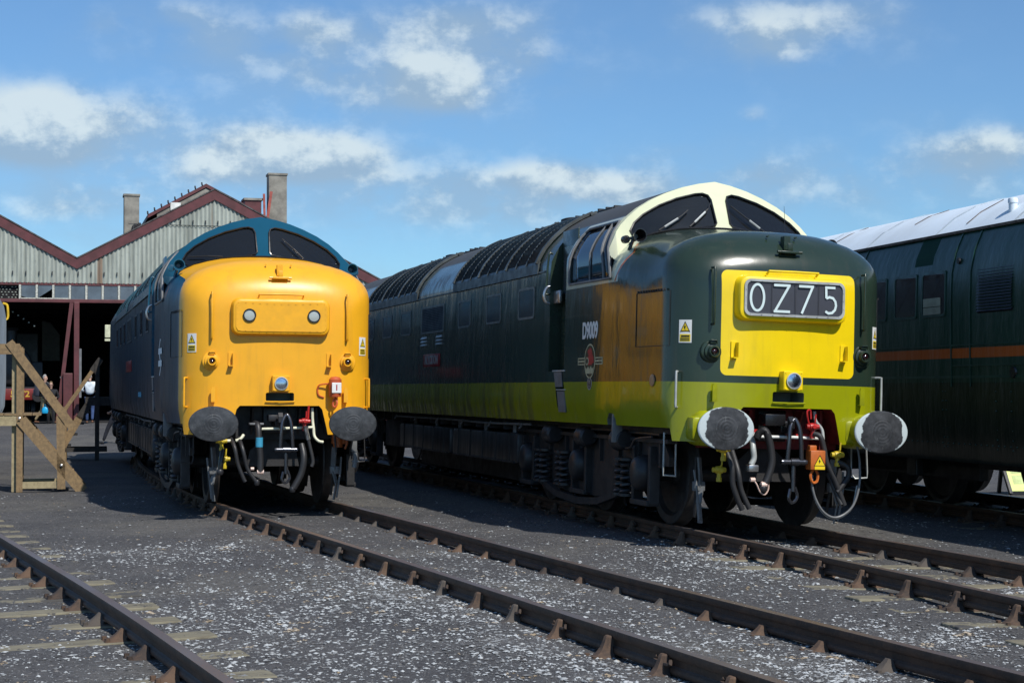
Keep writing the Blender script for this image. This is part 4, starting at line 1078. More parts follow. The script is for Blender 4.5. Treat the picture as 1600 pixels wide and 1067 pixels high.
M['key']=mat('rail_key',(.06,.04,.03),.8)
RP=[(-.033,0),(-.036,-.010),(-.036,-.038),(-.030,-.050),(-.010,-.058),(-.009,-.098),(-.028,-.108),(-.034,-.118),(-.034,-.136),(-.028,-.144),(.028,-.144),(.034,-.136),(.034,-.118),(.028,-.108),(.009,-.098),(.010,-.058),(.030,-.050),(.036,-.038),(.036,-.010),(.033,0)]
def chair_mesh():
    m=MB(); m.box(-.095,.095,-.18,.18,-.200,-.168,0,.008)      # x along rail, y across
    def jaw(levels,sg):
        vs=[];n=0
        for z,hx,y0,y1 in levels:
            r=[(-hx,y0),(hx,y0),(hx,y0+(y1-y0)*.55),(hx*.55,y1),(-hx*.55,y1),(-hx,y0+(y1-y0)*.55)]; vs+=[(a,b*sg,z) for a,b in r]
        L=len(levels); fs=[(k*6+i,k*6+(i+1)%6,(k+1)*6+(i+1)%6,(k+1)*6+i) for k in range(L-1) for i in range(6)]+[tuple(range(6)),tuple(range((L-1)*6,L*6))]
        m.add(vs,fs)
    jaw([(-.172,.094,.036,.178),(-.158,.072,.036,.150),(-.135,.052,.036,.118),(-.105,.042,.036,.096),(-.07,.036,.037,.080),(-.042,.033,.038,.070),(-.034,.026,.040,.062)],1)
    jaw([(-.172,.094,.036,.170),(-.155,.066,.036,.130),(-.130,.045,.036,.098),(-.105,.036,.037,.072),(-.092,.030,.038,.060)],-1)
    for sx,sy in ((-.06,-.16),(.06,.165),(.06,-.16),(-.06,.165)): m.cyl((sx,sy,0),2,.018,-.17,-.145,8)
    return m.mesh('chair',M['chair'],smooth=.5)
CHM=chair_mesh()
def keymesh():
    m=MB(); m.tube([(-.09,.048,-.06),(-.09,.060,-.085),(.09,.056,-.085),(.09,.044,-.06)],.012,6,smooth=3); return m.mesh('key',M['key'],smooth=1)
KEYM=keymesh()
def sleeper_mesh():
    m=MB(); m.box(-.125,.125,-1.30,1.30,-.31,-.185,0,.012); return m.mesh('sleeper',M['sleeper'])
SLM=sleeper_mesh()
def track(name,MW,pts,u0,u1,label,cant=0,sink=0.,phase=0.,chairs=True,step=.76,rails=(1,-1),cu=None,dark_from=None,tilt=0):
    """pts: (u, v) centre line in a loco frame (v to the right); rails swept along it"""
    root=tag(empty(name,loc=(0,0,0)),label,'railway track')
    cf=cant if callable(cant) else (lambda u:cant)
    P=sorted(pts); us=[p[0] for p in P]
    def cv(u):
        if u<=us[0]: k=(P[1][1]-P[0][1])/(P[1][0]-P[0][0]); return P[0][1]+k*(u-us[0])
        if u>=us[-1]: k=(P[-1][1]-P[-2][1])/(P[-1][0]-P[-2][0]); return P[-1][1]+k*(u-us[-1])
        i=max(k for k in range(len(us)-1) if us[k]<=u)
        d=lambda k:(P[min(k+1,len(P)-1)][1]-P[max(k-1,0)][1])/(us[min(k+1,len(P)-1)]-us[max(k-1,0)])
        h=us[i+1]-us[i]; t=(u-us[i])/h
        return (2*t**3-3*t**2+1)*P[i][1]+(t**3-2*t**2+t)*h*d(i)+(-2*t**3+3*t**2)*P[i+1][1]+(t**3-t**2)*h*d(i+1)
    def fr(u):
        o=MW@Vector((u,-cv(u),0)); o2=MW@Vector((u+.05,-cv(u+.05),0)); d=(o2-o); d.z=0; d.normalize()   # d = away from camera
        R=Vector((d.y,-d.x,0)); o.z=0; o=Vector((o.x,o.y,(gz(o.x,o.y)+.178)*(1 if o.y>40 else 0)))
        return o,d,R
    N=int((u1-u0)/.4)
    for s in rails:       # s=+1 right rail, -1 left rail
        vs=[];n=len(RP)
        for i in range(N+1):
            u=u0+(u1-u0)*i/N; o,d,R=fr(u); c=o+R*(s*.7525)+Vector((0,0,-cf(u)*s*.7525))
            for a,b in RP: vs.append(c+R*a+Vector((0,0,b)))
        fs=[(i*n+k,i*n+(k+1)%n,(i+1)*n+(k+1)%n,(i+1)*n+k) for i in range(N) for k in range(n)]
        fs+= [tuple(range(n)),tuple(range(N*n,N*n+n))]
        MB().add(vs,fs).obj('rail',M['rail'],root,smooth=.7)
    if chairs:
        k=0;u=u0+phase
        while u<u1 and k<(100 if len(rails)==1 else 49):
            o,d,R=fr(u+random.uniform(-.02,.02))
            for s in rails:
                c=o+R*(s*.7525)+Vector((0,0,-cf(u)*s*.7525))
                X_=d; Y_=R*s; Z_=X_.cross(Y_)
                # rotate so that z stays up
                mx=Matrix(((d.x*s,R.x*s,0,c.x),(d.y*s,R.y*s,0,c.y),(0,0,1,c.z),(0,0,0,1))) 
                if mx.determinant()<0: mx=Matrix(((-d.x*s,R.x*s,0,c.x),(-d.y*s,R.y*s,0,c.y),(0,0,1,c.z),(0,0,0,1)))
                ch=bpy.data.objects.new('chair',CHM); COL.objects.link(ch); ch.parent=root; ch.matrix_world=mx@Matrix.Rotation(random.uniform(-.04,.04),4,'Z')
                if (k+s)%3: 
                    ke=bpy.data.objects.new('key',KEYM); COL.objects.link(ke); ke.parent=ch; ke.matrix_parent_inverse=Matrix.Identity(4); ke.location=(0,0,0)
            sl=bpy.data.objects.new('sleeper',SLM); COL.objects.link(sl); sl.parent=root
            a=math.atan2(d.y,d.x)+random.uniform(-.012,.012)
            sk_=sink+(.035 if (dark_from is not None and u>dark_from) else 0)
            sl.location=(o.x+R.x*random.uniform(-.04,.04),o.y+R.y*random.uniform(-.04,.04),o.z-sk_+random.uniform(-.006,.006)); sl.rotation_euler=(0,0,a)
            sl.rotation_euler=(cf(u)+tilt,0,a)
            u+=step; k+=1
    return fr
track('railway_track',MY,YP,-17,28,'chaired track running from under the yellow fronted locomotive to the foreground',phase=.52,cant=cantY,sink=.035)
track('railway_track',MG,GP,-12,26,'chaired track with pale sleepers under the two tone green locomotive',cant=cantG,phase=.43,sink=-.013,dark_from=-.2)
# far left track (world coordinates, only its right rail and sleeper ends are seen)
AP=[(-8.0+0,0)]
def world_track(name,pts,label,**k):
    return track(name,Matrix(((0,-1,0,0),(1,0,0,0),(0,0,1,0),(0,0,0,1))),pts,label=label,**k)
# u = world y, v = world x
aw=[(6,-.52-.70),(8.42,-1.561-.70),(10.438,-2.444-.69),(12.70,-3.47-.685),(15.952,-4.982-.68),(20,-6.82-.68),(26,-9.1-.69),(32,-11.2-.69),(40,-13.6-.7),(52,-17-.7)]
world_track('railway_track',aw,'chaired track with bleached sleeper ends curving along the left foreground',u0=5.5,u1=45,phase=.687,sink=-.003,step=.756,tilt=-.0115)
cw=[(6,9.6),(21.5,6.05),(30,3.95),(45,.2)]
# ---------------------------------------------------------------- loose stones
def stones(name,n,seed,label,mat_,smin,smax,dens):
    r=np.random.default_rng(seed)
    base=np.array([(1,0,0),(-1,0,0),(0,1,0),(0,-1,0),(0,0,1),(.62,.62,.3),(-.6,.55,.35),(.55,-.62,.3),(-.62,-.55,.3),(0,0,-.6)],float)
    faces=np.array([(0,5,4),(5,2,4),(2,6,4),(6,1,4),(1,8,4),(8,3,4),(3,7,4),(7,0,4),(0,9,5),(5,9,2),(2,9,6),(6,9,1),(1,9,8),(8,9,3),(3,9,7),(7,9,0)])
    V=[];F=[];cnt=0;k=0
    while cnt<n:
        # sample with more density near the camera
        y=6.5+ (r.random()**1.3)*20; x=(r.random()-.5)*2*(y*.36+.5)
        d=dens(x,y)
        if r.random()>d: continue
        s=smin+(smax-smin)*r.random()**3.6; b=base*(1+(r.random((10,1))-.5)*.6)
        b=b*np.array([s*(.7+.8*r.random()),s*(.6+.5*r.random()),s*(.25+.35*r.random())]); a=r.random()*6.28; ca,sa=math.cos(a),math.sin(a)
        b=np.stack([b[:,0]*ca-b[:,1]*sa,b[:,0]*sa+b[:,1]*ca,b[:,2]],1)+np.array([x,y,gz(x,y)+s*.10])
        V.append(b); F.append(faces+cnt*10); cnt+=1
    V=np.concatenate(V);F=np.concatenate(F)
    me=bpy.data.meshes.new(name); me.from_pydata(V.tolist(),[],F.tolist()); me.materials.append(mat_); me.update()
    o=bpy.data.objects.new(name,me); COL.objects.link(o); tag(o,label,'stones',kind='stuff'); return o
from mathutils import noise as mn
def dpale(x,y):
    q=mn.noise(Vector((x*.55+3,y*.45,0)))+.5*mn.noise(Vector((x*1.8,y*1.8,4)))
    d=.10+max(0,min(1,(q-.12)*2.4))**1.5*1.0
    # patches between the tracks in front of the locomotives
    for cx,cy,rx,ry,a in ((-.9,13.2,1.3,2.1,.9),(1.9,15.3,.9,1.8,1.0),(.3,10.2,1.6,1.6,.6),(2.3,10.8,.8,1.6,.4),(-2.4,11.5,.9,1.6,.45),(-2.9,16,.6,2,.25)):
        e=((x-cx)/rx)**2+((y-cy)/ry)**2; d+=a*math.exp(-e)
    if y>18 : d*=.25
    if x<-3.2-(y-10)*.25: d*=.45
    return d*.5
def stonemat(name,c1,c2,sc=6):
    m,N,b=newmat(name); co=N.coord(); n=N.noise(co,25,2); v=N.vor(co,9,out='Color'); s=N.new('ShaderNodeSeparateColor'); N.lk(v,s.inputs[0]); r=X(s.outputs[0])
    c=N.mix(r.ss(.3,.9),c1,c2); c=N.mix(n.ss(.45,.7)*.35,c,(.12,.11,.10)); c=N.mix((X(s.outputs[1])>.95)*.7,c,(.36,.27,.16)); N.lk(c,b.inputs['Base Color']); b.inputs['Roughness'].default_value=.8; return m
stones('pale_stones',62000,3,'scatter of small pale limestone chips over the dark ash',stonemat('limestone_chip',(.44,.46,.465),(.15,.155,.16)),.003,.021,dpale)
stones('dark_cinders',42000,5,'loose dark cinders and clinker over the yard',stonemat('cinder',(.05,.05,.052),(.17,.165,.16)),.004,.019,lambda x,y:.5)
# ---------------------------------------------------------------- locomotives
make_loco('G',MG,'diesel_locomotive','two tone green diesel locomotive numbered D9009 with cream cab and yellow 0Z75 panel','locomotive')
make_loco('Y',MY,'diesel_locomotive','blue diesel locomotive with all yellow nose standing left of the green one','locomotive')

# ---------------------------------------------------------------- right hand green gas turbine locomotive with silver roof
MR=frame(6.88,18.94,.236,0)
M['rgreen']=None
def mat_rgreen():
    m,N,b=newmat('brunswick_green_body'); 
    def zones(x,y,z,N):
        yield (z>1.838)*(z<1.955),(.50,.10,.012)
        yield z<1.55,(.006,.016,.011)
        yield z>3.375,(.62,.68,.72)
    paint_common(N,b,(.008,.042,.026),zones,rough=.32,dirt=.2,coat=.05,spec=.3); return m
M['rgreen']=mat_rgreen()
M['silverroof']=mat('silver_roof_paint',(.72,.80,.86),.5,var=.12,scale=1.2,bump=.05)
M['dglass']=mat('dark_window_glass',(.012,.010,.016),.12)
M['slatr']=mat('louvre_dark_blue',(.03,.036,.05),.45)
M['blindpale']=mat('pale_blind',(.32,.33,.24),.6)  # even pale colour of the window blind itself
def right_loco():
    root=tag(empty('gas_turbine_locomotive',MR),'dark green locomotive with silver roof and orange waist stripe at the right edge','locomotive')
    HW=1.40
    body=[(1.33,.60),(1.36,.66),(1.385,1.0),(1.40,1.5),(1.40,2.5),(1.385,2.85),(1.33,3.10),(1.24,3.30),(1.20,3.37)]
    roof=[(1.22,3.375),(1.16,3.43),(.95,3.60),(.65,3.76),(.33,3.85),(0,3.88)]
    def sect(P): return P+[(-a,b) for a,b in reversed(P) if a>0]
    m=MB(); S=sect(body); L0,L1=-9.5,10.0
    m.prism(S,0,L0,L1); P=lambda mb,n,mt,sm=.4,par=None:mb.obj(n,mt,par or root,smooth=sm)
    b=P(m,'body',M['rgreen'],.5)
    m=MB(); m.prism(sect(roof),0,L0+.02,L1-.02); r=P(m,'roof',M['silverroof'],.5)
    def rb(u0,u1,off,th,n_,mt):
        mb=MB(); pts=[(a,b) for a,b in sect(roof)]
        g=[]
        for u in (u0,u1): g.append([(u,a*(1+off/1.3),3.37+(b-3.37)*(1+off/.5)) for a,b in pts])
        mb.slab(g,-th); return mb.obj(n_,mt,r)
    for u in (-8.4,-6.6,-4.6,-2.3,-.1,1.75,3.7,5.6,7.6): rb(u-.012,u+.012,.010,.004,'roof_seam',M['roofseam'])
    for u,a0 in ((2.9,.40),(5.2,.45),(1.15,.62)):
        MB().slab([[(u+k*.22,y_,3.37+(3.88-3.37)*(1-(y_/1.22)**2)**.5*.0+(3.895-.33*(y_/1.05)**2) if False else zr(y_)+.006) for y_ in (a0,a0+.30,a0+.5)] for k in (0,.05)],.008).obj('roof_hatch_edge',M['rustroof'],r)
    MB().lathe((.30,1.0,3.47),2,[(0,0),(.05,0),(.05,.16),(.058,.165),(.058,.20),(.05,.22),(0,.22)],16).obj('roof_vent',M['silverroof'],r,smooth=.5)
    MB().lathe((.15,.45,3.76),2,[(0,0),(.03,0),(.03,.06),(0,.07)],10).obj('lifting_eye',M['silverroof'],r)
    for s in (1,-1):
        y=s*1.40; lo=lambda a,b_:(min(a,b_),max(a,b_))
        P(MB().box(L0,L1,*lo(y*.872,y*.885),3.352,3.385),'gutter',M['rustroof'])
        P(MB().box(L0,L1,*lo(y-s*.005,y+s*.012),1.985,2.0),'waist_moulding',M['rtrim']); P(MB().box(-6.2,1.02,*lo(y-s*.005,y+s*.012),1.742,1.758),'lower_moulding',M['rtrim'])
        # vertical seams following the body
        for u in (1.05,3.6,6.4,.60,-3.2,-5.4):
            g=[[(u+d,s*(a+.003),b_) for a,b_ in body[3:]] for d in (-.012,.012)]
            P(MB().slab(g,.008*-s),'body_seam',M['rtrim'])
        P(MB().box(-8,4.5,*lo(y-.002*s,y+s*.006),1.60,1.63),'sill_band',M['rtrim'])
        # windows left of the seam
        for a,b_,z0,z1 in ((1.18,1.79,2.35,2.91),(1.915,2.53,2.35,2.91),(2.74,3.35,2.35,2.91),(4.6,5.3,2.42,3.0)):
            o=rr_poly((b_-a)/2,(z1-z0)/2,.05,4,(a+b_)/2,(z0+z1)/2); n=len(o); i_=rr_poly((b_-a)/2-.03,(z1-z0)/2-.03,.04,4,(a+b_)/2,(z0+z1)/2)
            yy=lambda z:(1.40 if z<2.5 else 1.40-.015*sst(2.5,2.85,z)-.045*sst(2.85,3.1,z))
            m=MB(); vs=[(x,s*(yy(z)-.003),z) for x,z in o]+[(x,s*(yy(z)+.010),z) for x,z in o]+[(x,s*(yy(z)+.010),z) for x,z in i_]+[(x,s*(yy(z)+.0),z) for x,z in i_]
            m.add(vs,[(k*n+c,k*n+(c+1)%n,(k+1)*n+(c+1)%n,(k+1)*n+c) for k in range(3) for c in range(n)]); w=P(m,'window',M['rtrim'])
            MB().add([(x,s*(yy(z)+.004),z) for x,z in i_],[tuple(range(n))]).obj('window_pane',M['dglass'],w,fix=False)
            if a==1.18:
                q=MB()
                for z0_,z1_ in ((2.385,2.472),(2.480,2.585)): q.add([(1.30,s*(yy(2.5)+.006),z0_),(1.74,s*(yy(2.5)+.006),z0_),(1.74,s*(yy(2.5)+.006),z1_),(1.30,s*(yy(2.5)+.006),z1_)],[(0,1,2,3)])
                q.obj('window_blind',M['blindpale'],w,fix=False)
        # louvre
        for a,b_ in ((-.37,.46),(-4.2,-3.4)):
            m=MB(); o=rr_poly((b_-a)/2,.275,.05,4,(a+b_)/2,2.625); m.add([(x,s*(1.402 if z<2.5 else 1.402-.055*sst(2.5,3.1,z)),z) for x,z in o],[tuple(range(len(o)))])
            lv=P(m,'louvre',M['grilleback'])
            m=MB()
            for k in range(15):
                z=2.37+k*.0345; yv=1.404-.055*sst(2.5,3.1,z); m.add([(a+.03,s*yv,z+.022),(b_-.03,s*yv,z+.022),(b_-.03,s*(yv+.02),z),(a+.03,s*(yv+.02),z)],[(0,1,2,3)])
            m.obj('slats',M['slatr'],lv,fix=False)
        # rivets
        m=MB()
        for u in (1.28,1.20,.04,-.29,3.4,-2.6):
            for k in range(8): m.lathe((u,s*(1.38 if k<4 else 1.395),.78+k*.11),1,[(0,s*.012),(.007,s*.008),(.011,0)],6)
        for k in range(60): m.lathe((-4+k*.13,s*1.372,.82),1,[(0,s*.012),(.007,s*.008),(.011,0)],6)
        P(m,'rivets',M['rtrim'])
        P(MB().lathe((.91,s*1.360,3.0),1,[(0,s*.02),(.035,s*.02),(.04,0)],14),'lamp_hole',M['blackgloss'])
        P(MB().lathe((-.35,s*1.40,1.66),1,[(0,s*.02),(.06,s*.02),(.07,0)],14),'round_cover',M['blackgloss'])
        m=MB()
        for u in (-7.8,-5.9,-4.0,4.4,6.3,8.2,-.2,1.3):
            pass
    for u in (-8.0,-6.2,-4.4,1.05,2.9,4.75):
        pass
    for u0 in (-7.9,2.5):
        m=MB(); 
        for sy in (1,-1): m.prism([(u0-.7,.62),(u0+4.5,.62),(u0+4.2,.40),(u0-.4,.40)],1,*(sorted((sy*1.02,sy*1.10))))
        bo=P(m,'bogie_frame',M['black'])
        for a in (u0,u0+1.9,u0+3.8):
            for sy in (1,-1):
                prof=[(0,.79),(.12,.79),(.13,.73),(.42,.745),(.455,.79),(.50,.80),(.51,.72),(.53,.685),(.527,.665),(0,.69)]
                MB().lathe((a,0,.51),1,[(r_,t*sy) for r_,t in prof],32).obj('wheel',M['wheel'],bo,smooth=.5)
                MB().box(a-.13,a+.13,*sorted((sy*1.05,sy*1.2)),.36,.64,0,.02).obj('axlebox',M['blackpaint'],bo)
    m=MB(); m.box(L0+.5,L1-.5,-1.1,1.1,.52,.66); m.box(.95,7.5,.98,1.10,.37,.60,0,.01); P(m,'underframe',M['black'])
def zr(y):
    T=[(0,3.88),(.33,3.85),(.65,3.76),(.95,3.60),(1.16,3.43),(1.22,3.375)]; y=abs(y)
    for (a,za),(b,zb) in zip(T,T[1:]):
        if y<=b: return za+(zb-za)*(y-a)/(b-a)
    return 3.37
M['roofseam']=mat('roof_seam_grey',(.48,.54,.58),.6); M['rustroof']=mat('roof_rust',(.11,.07,.05),.7,var=.5); M['rtrim']=mat('green_trim',(.012,.055,.036),.4)
right_loco()
# its track
def RT():
    pts=[(-25,0),(0,0),(12,0),(30,0)]
    track('railway_track',MR,pts,-13,16,'shaded track under the silver roofed green locomotive',phase=.3,sink=.0)
RT()
# information board leaning by that track
M['board']=mat('board_yellow',(.62,.72,.22),.45,var=.08); M['boardprint']=mat('board_print',(.45,.55,.2),.5)
def info_board():
    root=tag(empty('information_board',loc=(7.74,25.5,-.17),rz=.10),'yellow green information board on a dark sloping frame by the right hand rails','sign')
    m=MB()
    for x in (-.02,1.28): m.beam((x,.40,0),(x,.27,.45),.05,.05); m.beam((x,-.08,.0),(x,.26,.44),.05,.06)
    m.beam((-.02,-.07,.015),(1.28,-.07,.015),.05,.04)
    m.obj('frame',M['blackpaint'],root)
    def q(x0,x1,t0,t1,o,th=.02):
        a=Vector((0,-.06,.03)); b=Vector((0,.26,.45)); d=b-a; n=Vector((0,-d.z,d.y)).normalized()
        f=lambda x,t,k: Vector((x,0,0))+a+d*t+n*(o+k)
        return [f(x0,t0,0),f(x1,t0,0),f(x1,t1,0),f(x0,t1,0),f(x0,t0,th),f(x1,t0,th),f(x1,t1,th),f(x0,t1,th)]
    B=[(0,3,2,1),(4,5,6,7),(0,1,5,4),(1,2,6,5),(2,3,7,6),(3,0,4,7)]
    MB().add(q(0,1.26,0,1,.01),B).obj('panel',M['board'],root)
    m=MB()
    for i,(x0,x1,t0,t1) in enumerate([(.06,.5,.62,.9),(.55,1.2,.62,.9),(.06,.5,.25,.55),(.55,1.2,.25,.55)]): m.add(q(x0,x1,t0,t1,.03,.002),B)
    m.obj('print_blocks',M['boardprint'],root); m=MB(); m.add(q(.2,1.2,.09,.12,.03,.002),B); m.obj('rule_line',M['blackink'],root)
info_board()

# ---------------------------------------------------------------- engine shed
SA=.28; S0=Vector((-15.33,57.0,0)); SV=Vector((math.cos(SA),math.sin(SA),0)); SN=Vector((-math.sin(SA),math.cos(SA),0))
MS=Matrix(((SV.x,SN.x,0,S0.x),(SV.y,SN.y,0,S0.y),(0,0,1,0),(0,0,0,1)))   # x along the front, y into the shed
ZB=.30
M['maroon']=mat('maroon_paint',(.105,.028,.030),.55,var=.3,scale=3,bump=.05)
def mat_sheet():
    m,N,b=newmat('asbestos_cement_sheet'); co=N.coord(); st=N.noise(N.scl(co,2.2,2,.22),1.6,6,.7); n=N.noise(co,8,5,.7)
    c=N.mix(st.ss(.35,.66),(.42,.45,.40),(.24,.26,.23)); c=N.mix(n.ss(.55,.75)*.5,c,(.16,.18,.15)); c=N.mix((N.noise(N.scl(co,1.6,1,.05),1.1,3,.6).ss(.64,.70))*.7,c,(.20,.10,.05))
    N.lk(c,b.inputs['Base Color']); b.inputs['Roughness'].default_value=.85; return m
M['sheet']=mat_sheet()
M['shedroof']=mat('shed_roof_slate',(.09,.085,.085),.9,var=.5); M['shedin']=mat('near_black_interior',(.012,.011,.012),.95,var=.3)  # one even near-black for the inner surfaces of the shed
M['clerestory']=mat('dirty_clerestory_glass',(.10,.125,.15),.3,var=.25,scale=2); M['bar']=mat('peeling_window_bar',(.50,.50,.44),.8,var=.4,scale=20)
M['concrete']=mat('weathered_concrete',(.30,.285,.245),.9,var=.4,scale=2.5,bump=.4,bscale=25,col2=(.17,.16,.14)); M['apron']=mat('apron_concrete',(.20,.195,.18),.9,var=.4,scale=1.5)
def gable(s): # roof line height along the front
    p=9.5
    if s<=0.15: return 6.02+(0.15-s)*.555 if s>-4.6 else 6.02+4.75*.555-( -4.6-s)*.555
    if s<=4.9: return 6.02+(s-.15)*.537
    return 8.57-(s-4.9)*.522
def shed():
    root=tag(empty('engine_shed',MS),'engine shed with corrugated gables and maroon barge boards behind the blue locomotive','building')
    P=lambda mb,n,mt,sm=None,par=None:mb.obj(n,mt,par or root,smooth=sm)
    # corrugated front
    m=MB(); s=-9.2; L=[]
    while s<11.6: L.append(s); s+=.0365
    vs=[]
    for s in L:
        y=.026*math.cos(s*2*PI/.146)-.03
        if s<-4.6: pass
        vs+=[(s,y,5.18),(s,y,gable(s)-.12)]
    m.add(vs,[(2*i,2*i+2,2*i+3,2*i+1) for i in range(len(L)-1)]); P(m,'gable_cladding',M['sheet'],1,None)
    m=MB()
    for z,e in ((5.55,.15),(7.45,.0)):
        k=-9.0
        while k<11.5:
            if gable(k)-.3>z: m.box(k-.018,k+.018,-.085,-.05,z-.10,z+.03)
            k+=.438
    m.box(1.9,7.9,-.075,-.062,7.28,7.30)
    P(m,'cladding_hooks',M['blackpaint'])
    # barge boards
    m=MB()
    T=[(-9.2,6.10),(-4.6,8.66),(.15,6.02),(4.9,8.57),(11.6,5.07)]
    for (a,za),(b,zb) in zip(T,T[1:]):
        m.add([(a,-.10,za),(b,-.10,zb),(b,-.10,zb-.34),(a,-.10,za-.34),(a,.0,za),(b,.0,zb),(b,.0,zb-.34),(a,.0,za-.34)],[(0,1,2,3),(7,6,5,4),(0,4,5,1),(3,2,6,7)])
        n=int((b-a)/.9)
    P(m,'barge_board',M['maroon'])
    # roofs
    m=MB(); D=26
    for (a,za),(b,zb) in zip(T,T[1:]): m.add([(a,-.12,za+.02),(b,-.12,zb+.02),(b,D,zb+.02),(a,D,za+.02),(a,-.12,za+.07),(b,-.12,zb+.07),(b,D,zb+.07),(a,D,za+.07)],[(0,3,2,1),(4,5,6,7),(0,1,5,4),(2,3,7,6),(0,4,7,3),(1,2,6,5)])
    rf=P(m,'roof',M['shedroof'])
    # raised ridge ventilator
    m=MB(); y0=.9;y1=24
    def roofbox(a,b,z,th,y0,y1): m.beam(((a[0]),y0,a[1]),((b[0]),y0,b[1]),.02,.02)
    vt=[(2.62,7.75),(4.69,8.92),(6.62,7.95)]
    for (a,za),(b,zb) in zip(vt,vt[1:]):
        m.add([(a,y0,za),(b,y0,zb),(b,y1,zb),(a,y1,za),(a,y0,za-.13),(b,y0,zb-.13),(b,y1,zb-.13),(a,y1,za-.13)],[(0,1,2,3),(4,7,6,5),(0,4,5,1),(1,5,6,2),(3,2,6,7),(0,3,7,4)])
    v=P(m,'ridge_ventilator',M['maroon'],None,rf)
    m=MB(); m.add([(2.95,y0+.05,7.2),(6.4,y0+.05,7.2),(6.4,y0+.05,7.92),(4.69,y0+.05,8.76),(2.95,y0+.05,7.80)],[(0,1,2,3,4)]); m.obj('ventilator_end',M['concrete'],v)
    m=MB(); m.box(3.42,3.78,y0-.02,y0+.03,7.92,8.20); m.obj('pale_patch',M['white'],v)
    m=MB()
    for k in range(9): m.tube([(2.62+k*.24,y0-.03,7.76+k*.137),(2.62+k*.24,y0+.1,7.86+k*.137)],.03,6)
    for k in range(5): m.box(2.15+k*.14,2.25+k*.14,y0+.1,y0+1.2,7.15,7.42+.03*(k%2))
    m.box(2.1,2.85,y0+.1,y0+1.3,7.0,7.36); m.obj('roof_clutter',M['roofdark'],v)
    # chimneys
    def chimney(a,b,z0,z1,y,lab):
        m=MB(); m.box(a,b,y,y+.62,z0,z1-.05,0,.01); c=m.obj('chimney',M['concrete'],rf); MB().box(a-.03,b+.03,y-.03,y+.65,z1-.05,z1+.03,0,.008).obj('chimney_cap',M['concrete'],c)
    chimney(1.83,2.36,6.4,8.52,1.6,'')
    chimney(7.05,7.72,6.6,9.45,1.6,'')
    m=MB(); m.beam((6.88,1.3,7.2),(7.10,1.3,8.75),.10,.05,up=(0,1,0)); m.beam((6.87,1.3,7.2),(6.83,1.3,8.66),.08,.05,up=(0,1,0)); m.obj('chimney_stay',M['red2'],rf)
    m=MB(); m.box(6.15,6.75,1.4,2.2,7.4,8.42); o=m.obj('duct_housing',M['maroon'],rf); MB().box(6.10,6.8,1.35,2.25,8.42,8.50).obj('duct_cap',M['concrete'],o)
    # clerestory strip
    m=MB(); m.box(-9.2,10.9,-.08,.06,4.50,4.62,0,.01); m.box(-9.2,10.9,-.02,.10,5.10,5.20); P(m,'lintel_beam',M['maroon'])
    x=-1.70;k=0
    while x<10.5:
        if abs(x-.05)<.3: w_=.0
        m=MB(); m.box(x,x+.475,.0,.012,4.62,5.12)
        if k==1: m=MB(); m.add([(x,.0,4.66),(x+.475,.0,4.98),(x+.475,.0,5.12),(x,.0,5.12)],[(0,1,2,3)])
        if k==0: m=MB(); m.add([(x,.0,4.72),(x+.2,.0,4.66),(x+.475,.0,4.68),(x+.475,.0,5.12),(x,.0,5.12)],[(0,1,2,3,4)])
        w=P(m,'clerestory_pane',M['clerestory'])
        m=MB(); m.box(x-.085,x-.01,-.05,.05,4.62,5.11,0,.008); m.obj('glazing_bar',M['bar'],w)
        x+=.555;k+=1
    m=MB(); m.box(-1.75,-.1,-.05,.02,4.625,4.66); P(m,'putty_line',M['bar'])
    # perforated panel seen at left
    m=MB(); m.box(-3.5,-1.8,.12,.14,4.62,5.12); P(m,'perforated_panel',M['shedin'])
    m=MB()
    for j in range(5):
        for i in range(11):
            if random.random()<.8: m.box(-2.95+i*.115+(j%2)*.04,-2.95+i*.115+(j%2)*.04+.05,.105,.118,4.66+j*.092,4.685+j*.092)
    for j in range(6): m.box(-2.2+j*.18,-2.15+j*.18,.9,.92,4.30-j*.12,4.34-j*.12)
    P(m,'painted_light_gaps',M['sheet'])  # pale solid blocks stand in for light showing through the panel
    # posts and rakers
    m=MB(); m.box(.06,.24,-.10,.06,ZB,4.52,0,.012); m.box(-.02,.30,-.14,.10,ZB,ZB+.06)
    P(m,'post',M['maroon'])
    m=MB(); m.beam((-.02,-.02,4.5),(-.48,-.02,.40),.13,.12,up=(0,1,0)); P(m,'raking_strut',M['maroon'])
    m=MB(); m.box(-.30,.02,-.22,.12,ZB,2.05,0,.02); P(m,'pier',M['maroon'])
    m=MB(); m.beam((-.40,-.05,1.9),(-.05,-.05,1.95),.06,.06); m.box(.24,.32,-.06,.0,1.2,2.9); P(m,'conduit',M['grey'])
    for xx in (-9.2,10.9): P(MB().box(xx,xx+.25,-.1,.2,ZB-.3,5.2),'post',M['maroon'])
    # enclosing walls, floor
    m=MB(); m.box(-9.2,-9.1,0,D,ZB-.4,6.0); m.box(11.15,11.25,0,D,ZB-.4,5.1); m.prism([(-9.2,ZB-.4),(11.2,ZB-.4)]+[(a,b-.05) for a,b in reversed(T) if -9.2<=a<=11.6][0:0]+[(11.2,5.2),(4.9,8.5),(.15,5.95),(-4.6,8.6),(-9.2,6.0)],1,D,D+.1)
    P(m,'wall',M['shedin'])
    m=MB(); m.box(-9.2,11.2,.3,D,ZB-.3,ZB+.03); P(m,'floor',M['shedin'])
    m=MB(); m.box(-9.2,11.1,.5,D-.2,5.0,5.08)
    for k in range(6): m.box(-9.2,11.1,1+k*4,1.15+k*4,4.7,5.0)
    P(m,'roof_truss',M['shedin'])
